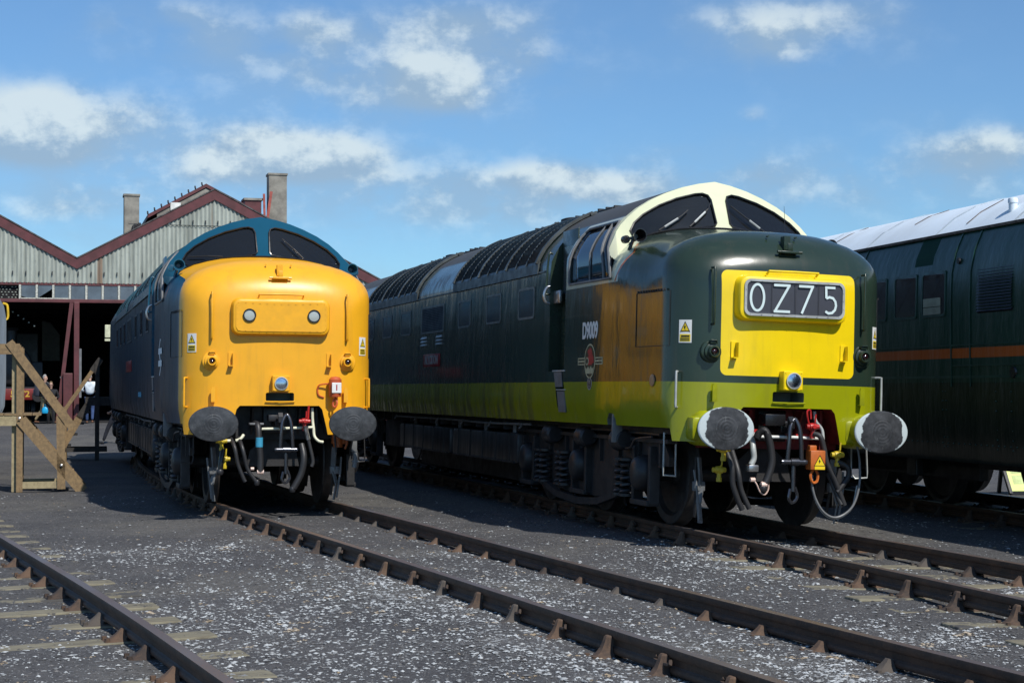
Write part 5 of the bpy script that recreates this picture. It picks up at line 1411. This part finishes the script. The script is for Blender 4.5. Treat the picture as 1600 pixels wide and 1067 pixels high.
    # far window: pale opaque pane standing in for daylight
    w=P(MB().add([(-1.0,D-.25,2.9),(-.15,D-.25,2.9),(-.15,D-.25,4.2),(-.6,D-.25,4.8),(-1.0,D-.25,4.9)],[(0,1,2,3,4)]),'far_window',M['farwin'])
M['farwin']=mat('dim_far_window',(.25,.28,.30),.5,var=.1); M['red2']=mat('faded_red_stay',(.35,.08,.06),.6)
shed()
# steam locomotive front inside the shed: dark smokebox over a red buffer beam
def steamer():
    o=MS@Vector((-2.05,2.2,ZB)); root=tag(empty('steam_locomotive',Matrix.Translation(o)@Matrix.Rotation(SA+.05,4,'Z')),'black steam locomotive in the shed doorway with red buffer beam lettered 5572','locomotive')
    P=lambda mb,n,mt,sm=.6,par=None:mb.obj(n,mt,par or root,smooth=sm)
    P(MB().lathe((0,0,2.05),1,[(0,0),(.25,-.03),(.62,0),(.70,.06),(.72,.1),(.72,1.4),(.62,1.45),(.62,6),(0,6)],36),'boiler',M['smoke'])
    P(MB().lathe((0,.75,2.7),2,[(0,0),(.28,0),(.22,.15),(.20,.6),(.26,.66),(.22,.72),(0,.72)],24),'chimney',M['smoke'])
    P(MB().box(-1.25,1.25,-.75,-.70,.82,1.22,0,.01),'buffer_beam',M['beamred'])
    vs,fs=text_mb('5572',.30,.004,1.1,.008); P(MB().add([(.27+x,-.757-z,1.02+y) for x,y,z in vs],fs),'number',M['numyel'])
    for s in (1,-1): P(MB().lathe((s*.86,-.75,.95),1,[(0,-.5),(.20,-.5),(.21,-.47),(.06,-.45),(.07,-.2),(.14,-.18),(.15,0),(0,0)],20),'buffer',M['smoke'])
    P(MB().box(-1.2,1.2,-.7,7,1.22,1.28),'footplate',M['smoke']); P(MB().box(-1.15,1.15,1.5,6.5,1.28,2.2,0,.04),'side_tank',M['smoke']); P(MB().box(-1.2,1.2,6,8,1.2,3.4,0,.05),'cab',M['smoke'])
    for a in (.4,2.4,4.2,6):
        for s in (1,-1): P(MB().lathe((s*.75,a,.45),0,[(0,-.07),(.45,-.07),(.45,.07),(0,.07)],24),'wheel',M['smoke'])
M['smoke']=mat('smokebox_black',(.018,.018,.02),.45); M['beamred']=mat('buffer_beam_red',(.16,.012,.010),.5); M['numyel']=mat('number_yellow',(.55,.33,.04),.5)
steamer()
# pale lamp box glimpsed further inside
tag(MB().box(-.28,.0,0,.2,3.3,3.75,0,.02).box(-.28,.0,0,.2,3.18,3.26).obj('notice_box',M['palebox'] if 'palebox' in M else mat('pale_box',(.6,.6,.42),.5),mw=Matrix.Translation(Vector((-14.05,57.6,0)))@Matrix.Rotation(SA,4,'Z')),'small pale box hanging in the dark shed doorway beside the blue locomotive','box')
# ---------------------------------------------------------------- timber access steps
def woodmat(name,c1,c2):
    m,N,b=newmat(name); co=N.coord(); g=N.noise(N.scl(co,3,3,3),5,6,.7); w=N.noise(N.scl(co,12,12,1.5),6,4,.6)
    c=N.mix(g.ss(.35,.65),c1,c2); c=N.mix((w.ss(.55,.75))*.5,c,tuple(q*.5 for q in c2)); N.lk(c,b.inputs['Base Color']); b.inputs['Roughness'].default_value=.75; N.lk(N.bump(w,.4,.006),b.inputs['Normal']); return m
M['wood']=woodmat('treated_timber',(.26,.175,.085),(.17,.115,.06)); M['woodpale']=woodmat('pale_timber',(.36,.30,.17),(.26,.21,.12)); M['woodshade']=woodmat('shade_painted_timber',(.045,.04,.035),(.025,.022,.02))  # darkest timber is the same wood with the locomotive's shade in its colour
M['bolt']=mat('zinc_bolt',(.5,.5,.5),.35,metal=.6)
def steps_left():
    o=Vector((-8.03,26.7,-.17)); root=tag(empty('timber_steps',loc=o[:],rz=.27),'timber platform steps with diagonal handrail in front of the left edge railcar','steps')
    Pb=lambda n,a,b,w,h,mt='wood',up=(0,1,0): MB().beam(a,b,h,w,up=up).obj(n,M[mt],root)
    for y in (0,.95):
        Pb('post',(0,y,0),(0,y,2.36),.09,.10); 
        Pb('post',(.66,y-.03,.04),(.64,y-.03,1.22),.09,.13)
        Pb('handrail',(-.17,y-.07,2.44),(.84,y-.07,1.03),.045,.135)
        Pb('stringer',(.02,y-.05,1.18),(1.0,y-.05,-.0),.05,.18)
        Pb('bottom_brace',(.04,y-.02,.11),(.66,y-.02,.11),.04,.11,'woodpale')
        Pb('platform_edge',(-.95,y-.02,1.16),(.03,y-.02,1.16),.04,.16,'woodpale')
        m=MB()
        for x,z in ((0,1.2),(.66,.43)): m.lathe((x,y-.09,z),1,[(0,-.03),(.022,-.02),(.024,0),(0,0)],8)
        m.obj('bolt',M['bolt'],root)
    Pb('post',(-.09,.10,0),(-.09,.10,2.34),.07,.07,'woodpale')
    for y in (0,.95): Pb('post',(-.95,y,0),(-.95,y,2.3),.09,.09); Pb('handrail',(-1.0,y-.05,2.32),(0,y-.05,2.34),.045,.15)
    for k in range(4): MB().box(.02+k*.205,.25+k*.205,-.02,.97,1.02-k*.245,1.06-k*.245).obj('tread',M['wood'],root)
    m=MB(); 
    for k in range(9): m.box(-.98+k*.148,-.98+k*.148+.135,-.05,1.0,1.245,1.28)
    m.obj('deck',M['wood'],root)
steps_left()
def steps_far():
    root=tag(empty('timber_steps',loc=(-10.45,38.3,-.17),rz=.25),'timber steps with shade painted on the posts, climbing to the blue locomotive','steps')
    Pb=lambda n,a,b,w,h,mt='wood': MB().beam(a,b,h,w,up=(0,1,0)).obj(n,M[mt],root)
    for y,mt in ((0,'wood'),(.9,'woodshade')):
        Pb('handrail',(-.06,y,1.12),(.62,y,2.12),.045,.085,mt); Pb('handrail_end',(.60,y,2.09),(.80,y,2.38),.05,.13,'woodshade')
        Pb('stringer',(-.08,y,.30),(.33,y,1.02),.05,.17,mt); Pb('stringer_top',(.31,y,.98),(.52,y,1.30),.05,.17,'woodshade')
        Pb('post',(.72,y,0),(.72,y,2.30),.11,.10,'woodshade'); Pb('post',(-.02,y,0),(-.02,y,1.25),.10,.10,'wood' if y==0 else 'woodshade')
        Pb('foot_rail',(-.02,y-.03,.25),(.95,y-.03,.25),.04,.10,'woodshade'); Pb('platform_edge',(.45,y,1.36),(1.1,y,1.36),.05,.16,'woodshade')
    for k in range(4): MB().box(-.10+k*.15,.12+k*.15,0,.9,.32+k*.26,.36+k*.26).obj('tread',M['woodshade'],root)
    MB().box(.45,1.1,-.03,.95,1.44,1.48).obj('deck',M['woodshade'],root)
steps_far()
# ---------------------------------------------------------------- railcar at the left edge
M['rcblue']=mat('railcar_grey_blue',(.16,.19,.22),.4,var=.3,scale=3,stretch=(2,2,.3)); M['rcdark']=mat('railcar_dark',(.05,.055,.06),.5)
def railcar():
    # front corner at roughly (-8.62,28.6); runs away from the camera
    a=.46; root=tag(empty('railcar',frame(-10.27,28.6,a,0)),'grey blue railcar with yellow handrails cut off by the left edge','railcar')
    HW=1.38; S=[(1.28,1.0),(1.36,1.2),(1.38,1.6),(1.38,2.75),(1.34,2.98),(1.22,3.2),(.95,3.42),(.6,3.57),(0,3.64)]
    S=S+[(-p,q) for p,q in reversed(S) if p>0]
    P=lambda mb,n,mt,sm=.5:mb.obj(n,mt,root,smooth=sm)
    m=MB(); m.prism(S,0,0,16); P(m,'body',M['rcblue'])
    m=MB(); loft=[(p*.97,1+(q-1)*.985) for p,q in S]; m.prism(loft,0,-.05,0); P(m,'end_panel',M['rcblue'])
    for s in (1,-1):
        for u in (.35,):
            P(MB().tube([(u,s*1.37,3.05),(u,s*1.44,3.03),(u,s*1.46,2.95),(u,s*1.46,2.78),(u,s*1.38,2.75)],.022,6,smooth=3),'grab_rail',M['yel'],1); P(MB().tube([(1.6,s*1.37,2.42),(1.6,s*1.45,2.40),(1.6,s*1.45,2.28),(1.6,s*1.45,1.3),(1.6,s*1.38,1.28)],.018,6),'grab_rail',M['yel'],1)
        for u in (2.2,4.2,6.2,8.2,10.2): P(MB().box(u,u+1.4,min(s*1.375,s*1.388),max(s*1.375,s*1.388),2.05,2.8,0,.01),'window',M['paneglass'])
        for u in (.9,1.7,3.9): P(MB().box(u,u+.02,min(s*1.37,s*1.39),max(s*1.37,s*1.39),1.1,2.9),'door_seam',M['rcdark'])
    m=MB(); m.box(.3,15.7,-1.15,1.15,.62,1.0); m.box(4,9,-1.2,1.2,.35,.7); P(m,'underframe',M['black'])
    for u in (1.6,3.9,11.8,14.2):
        for s in (1,-1): P(MB().lathe((u,s*.75,.45),1,[(0,-.07),(.45,-.07),(.45,.07),(0,.07)],24),'wheel',M['wheel'])
railcar()
# ---------------------------------------------------------------- people
def skinned(name,joints,edges,m,parent=None,sub=2):
    me=bpy.data.meshes.new(name); me.from_pydata([j[0] for j in joints],edges,[]); o=bpy.data.objects.new(name,me); COL.objects.link(o)
    md=o.modifiers.new('s','SKIN'); md.use_smooth_shade=True
    sk=me.skin_vertices[0].data if me.skin_vertices else None
    if sk is None:
        bm=bmesh.new(); bm.from_mesh(me); bm.verts.layers.skin.verify(); bm.to_mesh(me); bm.free(); sk=me.skin_vertices[0].data
    for k,j in enumerate(joints): sk[k].radius=(j[1],j[2] if len(j)>2 else j[1]); sk[k].use_root=(k==0)
    s=o.modifiers.new('u','SUBSURF'); s.levels=sub; s.render_levels=sub
    bpy.context.view_layer.update(); me2=bpy.data.meshes.new_from_object(o.evaluated_get(bpy.context.evaluated_depsgraph_get()))
    bpy.data.objects.remove(o); me2.name=name; me2.materials.clear(); me2.materials.append(m); o=bpy.data.objects.new(name,me2); COL.objects.link(o); me2.polygons.foreach_set('use_smooth',[True]*len(me2.polygons))
    if parent: o.parent=parent
    return o
M['skin']=mat('skin',(.50,.30,.22),.55,var=.1)
def hand(c,d,parent,s=1):
    """palm with four bent fingers and a thumb; c wrist, d direction"""
    d=Vector(d).normalized(); c=Vector(c); sd=d.cross(Vector((1,0,0))).normalized(); n=d.cross(sd)
    J=[((c)[:],.026,.018),((c+d*.05)[:],.036,.016),((c+d*.085)[:],.036,.014)]; E_=[(0,1),(1,2)]
    for k,(o,l) in enumerate(((-.03,.055),(-.01,.07),(.01,.075),(.03,.065))):
        b=c+d*.085+sd*o; i=len(J); J.append(((b+d*l*.5+n*.006)[:],.009)); J.append(((b+d*l*.9+n*.03)[:],.008)); E_+=[(2,i),(i,i+1)]
    i=len(J); J.append(((c+d*.05-sd*.045+n*.01)[:],.011)); J.append(((c+d*.085-sd*.055+n*.025)[:],.009)); E_+=[(1,i),(i,i+1)]
    return skinned('hand',J,E_,M['skin'],parent,1)
def person(loc,rz,label,h,top,legs,hair,stride=.25,arms='down',bald=False,shades=False,shoe=None,lean=0):
    root=tag(empty('person',loc=loc,rz=rz),label,'person'); k=h/1.75
    V=lambda x,y,z:(x*k,(y+lean*z)*k,z*k)      # faces -y
    hip=.92; st=stride
    legsJ=[(V(0,0,hip+.06),.15*k,.11*k),(V(.09,0,hip-.03),.10*k),(V(.10,-st*.45-.03,.50),.068*k),(V(.10,-st*.9,.09),.048*k),(V(-.09,0,hip-.03),.10*k),(V(-.10,st*.35-.06,.50),.068*k),(V(-.10,st*.9+.03,.12),.048*k)]
    trousers=skinned('trousers',legsJ,[(0,1),(1,2),(2,3),(0,4),(4,5),(5,6)],legs,root)
    for s,yy,z0 in ((1,-st*.9,.05),(-1,st*.9+.03,.07)):
        skinned('shoe',[(V(s*.10,yy+.03,z0),.042*k,.045*k),(V(s*.10,yy-.06,z0-.01),.042*k,.035*k),(V(s*.105,yy-.17,z0-.018),.036*k,.024*k)],[(0,1),(1,2)],shoe or M['blackpaint'],root,2)
    if arms=='down': A=[((.20,.0,1.42),(.26,.03,1.14),(.24,-.06,.90)),((-.20,0,1.42),(-.26,.03,1.14),(-.24,-.06,.90))]
    elif arms=='walk': A=[((.20,.0,1.42),(.27,.10,1.15),(.25,.02,.92)),((-.20,0,1.42),(-.27,-.02,1.14),(-.22,-.20,.98))]
    else: A=[((.20,.0,1.42),(.29,.05,1.17),(.20,-.18,1.15)),((-.20,0,1.42),(-.29,.05,1.17),(-.20,-.18,1.13))]
    J=[(V(0,0,1.0),.165*k,.12*k),(V(0,0,1.20),.165*k,.12*k),(V(0,.01,1.38),.17*k,.11*k),(V(0,.01,1.48),.075*k,.07*k)]
    E_=[(0,1),(1,2),(2,3)]
    for a in A:
        i=len(J); J+= [(V(*a[0]),.065*k),(V(*a[1]),.052*k),(V(*a[2]),.042*k)]; E_+=[(2,i),(i,i+1),(i+1,i+2)]
    skinned('jacket',J,E_,top,root)
    for a in A:
        w=Vector(V(*a[2])); d=w-Vector(V(*a[1])); hand((w-d.normalized()*.01)[:],d[:],root)
    hd=skinned('head',[(V(0,.01,1.46),.052*k,.055*k),(V(0,.0,1.54),.052*k,.058*k),(V(0,-.012,1.60),.062*k,.075*k),(V(0,-.004,1.67),.074*k,.088*k),(V(0,.002,1.73),.055*k,.068*k)],[(0,1),(1,2),(2,3),(3,4)],M['skin'],root)
    m=MB(); m.lathe(V(0,-.088,1.625),2,[(0,-.022*k),(.014*k,-.018*k),(.007*k,.025*k),(0,.03*k)],8)
    for s in (1,-1): m.lathe(V(s*.078,.005,1.635),0,[(0,-.01*k),(.022*k,0),(0,.01*k)],8)
    m.obj('nose_and_ears',M['skin'],hd,smooth=1); MB().box(*sum(zip(V(-.024,-.088,1.588),V(.024,-.078,1.596)),())).obj('mouth',M['lips'],hd)
    m=MB()
    for s in (1,-1): m.lathe(V(s*.030,-.083,1.652),1,[(0,-.006*k),((.020 if shades else .009)*k,0),(0,.006*k)],10)
    if shades: m.box(*sum(zip(V(-.075,-.088,1.657),V(.075,-.082,1.664)),()))
    m.obj('sunglasses' if shades else 'eyes',M['blackink'],hd)
    if hair:
        skinned('hair',[(V(0,.05,1.60),.055*k,.05*k),(V(0,.035,1.69),.078*k,.078*k),(V(0,.0,1.745),.066*k,.07*k),(V(0,-.045,1.745),.045*k,.035*k)],[(0,1),(1,2),(2,3)],hair,hd)
    return root
M['lips']=mat('lips',(.35,.14,.12),.5); M['h_grey']=mat('grey_hair',(.30,.29,.28),.8); M['h_sandy']=mat('curly_sandy_hair',(.16,.11,.06),.9,bump=.6); M['h_white']=mat('white_hair',(.55,.54,.52),.8)
M['navy']=mat('navy_cloth',(.012,.014,.022),.9); M['blackcloth']=mat('black_cloth',(.012,.012,.015),.9); M['khaki']=mat('khaki_cloth',(.40,.30,.16),.85); M['whitecloth']=mat('white_cloth',(.62,.68,.72),.85,bump=.1); M['denim']=mat('denim',(.03,.06,.15),.9); M['brownshoe']=mat('brown_leather',(.16,.07,.035),.6)
M['cyanbag']=mat('cyan_plastic',(.01,.34,.62),.4); M['packgrey']=mat('backpack_fabric',(.035,.04,.06),.85)
zp=lambda x,y: gz(x,y)
pa=person((-16.15,56.6,zp(-16.15,56.6)),PI/2-.25,'grey haired person in navy jacket and khaki trousers striding past the shed with a rucksack',1.66,M['navy'],M['khaki'],M['h_grey'],.34,'walk',shoe=M['brownshoe'])
pb=person((-15.86,56.3,zp(-15.86,56.3)-.12),.25,'sandy haired person in black jacket and dark glasses facing the camera by the shed',1.55,M['blackcloth'],M['blackcloth'],M['h_sandy'],.06,'front',shades=True)
pc=person((-14.55,56.4,zp(-14.55,56.4)),PI+.2,'white haired person in white jacket and jeans seen from behind at the shed door',1.70,M['whitecloth'],M['denim'],M['h_white'],.16,'front',shoe=M['brownshoe'])
pd=person((-11.12,46,zp(-11.12,46)),-PI/2,'person in dark clothes mostly hidden behind the rear of the blue locomotive',1.65,M['navy'],M['navy'],M['h_grey'],.40,'walk')
bag=MB(); bag.lathe((0,0,0),2,[(0,0),(.13,.02),(.16,.12),(.13,.26),(.05,.33),(0,.33)],14,ry=.45); bag.tube([(-.05,0,.31),(-.03,0,.42),(.03,0,.42),(.05,0,.31)],.008,5,smooth=3)
tag(bag.obj('carrier_bag',M['cyanbag'],mw=Matrix.Translation((-15.98,56.0,.66))@Matrix.Scale(.72,4),smooth=.8),'bright cyan carrier bag carried between two people at the shed','bag')
ruck=MB(); ruck.box(-.16,.16,-.11,.11,0,.46,0,.06); ruck.box(-.12,.12,-.17,-.10,.04,.26,0,.03)
ro=ruck.obj('rucksack',M['packgrey'],smooth=.6,mw=Matrix.Translation((-16.15-.21,56.62,zp(-16.15,56.6)+.93))@Matrix.Rotation(-PI/2-.25,4,'Z')); tag(ro,'dark rucksack with grey straps on the back of the striding person','rucksack')
for s in (1,-1): MB().tube([(s*.10,.11,.42),(s*.12,.22,.50),(s*.12,.36,.36),(s*.12,.30,.12),(s*.12,.12,.06)],.014,6,smooth=4).obj('strap',M['grey'],ro)

# ---------------------------------------------------------------- sky, sun, camera
W=bpy.data.worlds.new('World'); SC.world=W; W.use_nodes=True; nt=W.node_tree; nt.nodes.clear(); N=NT(nt)
sky=N.new('ShaderNodeTexSky'); sky.sky_type='NISHITA'; sky.sun_disc=False; sky.sun_elevation=math.asin(SUN.z); sky.sun_rotation=math.atan2(SUN.x,SUN.y)
sky.altitude=300; sky.air_density=1.0; sky.dust_density=.25; sky.ozone_density=4.0
d=N.coord('Generated'); x,y,z=N.xyz(d)
az=X(N.nt.nodes.new('ShaderNodeMath').outputs[0]); az=x._n('ARCTAN2',x,y); el=z._n('ARCSINE',z)
CL=[(80,190,95,52,1.3),(40,235,90,22,.6),(235,185,60,42,.42),(20,165,60,30,.5),(400,228,85,34,1.25),(530,240,75,30,1.1),(460,275,170,22,.55),(330,262,50,28,.4),(700,285,60,22,.42),(480,42,60,30,.66),(345,65,45,32,.55),(590,118,150,34,.62),(705,120,70,46,.8),(640,160,120,20,.4),(720,28,110,26,.55),(825,85,40,34,.55),(600,60,80,30,.45),
    (850,275,75,24,1.05),(930,295,90,22,.7),(1000,305,70,24,.5),(1250,28,150,32,.72),(1210,80,65,32,.62),(1500,248,95,38,.85),(1580,230,60,28,.6),(1190,275,65,24,.6),(130,310,75,28,.5),(160,30,28,24,.42),(280,20,45,20,.5),(1060,235,45,18,.35),(1180,178,22,14,.4),(1330,305,70,26,.4),(60,330,60,20,.35),(700,330,120,26,.35)]
den=None; T=None
for (px,py,sx,sy,a) in CL:
    a0=math.atan((px-800)/2557); e0=math.atan((606-py)/2557*math.cos(a0)); 
    p=(az-a0)*(2557/sx/1.15); q=(el-e0)*(2557/sy/1.15); r=(p*p+q*q); g=r._n('EXPONENT',r*-1.0)*a; t=g*q
    den=g if den is None else den+g; T=t if T is None else T+t
cv=N.comb(az,el*1.35,0.0); n1=N.noise(cv,21,9,.60); n1u=N.noise(N.comb(az+.004,el*1.35+.016,0.0),21,9,.60); nb=N.noise(N.comb(x*2.0,y*2.0,z*4.0),2.2,6,.6)
away=(y*1.0).ss(.75,.90)
dens=den*away+(n1-.5)*1.35*(den.cl()*.72+.30)+(nb.ss(.50,.70)*.9)*(1-away)*(z.ss(-.02,.1))
veil=N.noise(N.comb(az*1.0,el*2.2,3.0),9,5,.6).ss(.38,.75)*((.20-el).ss(0,.16))*.50
_alpha=dens.ss(.13,1.05); S_=None
for (px,py,sx,sy,a) in [(600,105,250,80,.62),(1250,45,170,60,.5),(100,215,190,75,.45),(450,265,230,60,.55),(900,305,250,50,.55),(1500,260,150,60,.5),(300,45,150,50,.35),(1200,290,200,50,.42),(130,320,160,40,.42),(700,320,220,50,.38),(760,60,120,60,.4)]:
    a0=math.atan((px-800)/2557); e0=math.atan((606-py)/2557*math.cos(a0)); p=(az-a0)*(2557/sx); q=(el-e0)*(2557/sy); g=(p*p+q*q)._n('EXPONENT',(p*p+q*q)*-1.0)*a
    S_=g if S_ is None else S_+g
soft=(S_*away*(N.noise(N.comb(az,el*1.6,5.0),15,6,.6).ss(.34,.66)*.95+.08)).mn(.62)
veil=veil+soft*(1-veil); alpha=_alpha+veil*(1-_alpha)
lit=(T*1.1+(n1-n1u)*5.0+dens*.55-.05).ss(-.15,1.15)
ccol=N.mix(lit,(3.3,4.6,6.0),(7.2,8.2,8.5))
tint=N.mix(1.0,sky.outputs[0],(.66,.98,1.20),'MULTIPLY')
tint=N.mix(.07,tint,(6.5,7.6,8.2)); final=N.mix(alpha*.84,tint,ccol)
bg=N.new('ShaderNodeBackground'); N.lk(final,bg.inputs[0]); bg.inputs[1].default_value=.10
o=N.new('ShaderNodeOutputWorld'); N.lk(bg.outputs[0],o.inputs[0])
s=bpy.data.lights.new('sun','SUN'); s.energy=4.6; s.angle=math.radians(.53); s.color=(1,.955,.88); so=bpy.data.objects.new('sun',s); COL.objects.link(so); so.rotation_euler=SUN.to_track_quat('Z','Y').to_euler(); so.location=(0,0,30)
cam=bpy.data.cameras.new('camera'); cam.sensor_width=36; cam.lens=2556.86/1600*36; cam.clip_end=2000; cam.clip_start=.1
co_=bpy.data.objects.new('camera',cam); COL.objects.link(co_); co_.matrix_world=Matrix.Translation((0,0,CAMH))@Matrix.Rotation(PI/2+.0280,4,'X')@Matrix.Rotation(-.0031,4,'Z'); SC.camera=co_
cam.dof.use_dof=False
vs_=SC.view_settings; vs_.view_transform='Standard'; vs_.look='None'; vs_.exposure=0; vs_.gamma=1; vs_.use_curve_mapping=False
SC.cycles.max_bounces=6; SC.cycles.transparent_max_bounces=12; SC.cycles.use_denoising=True
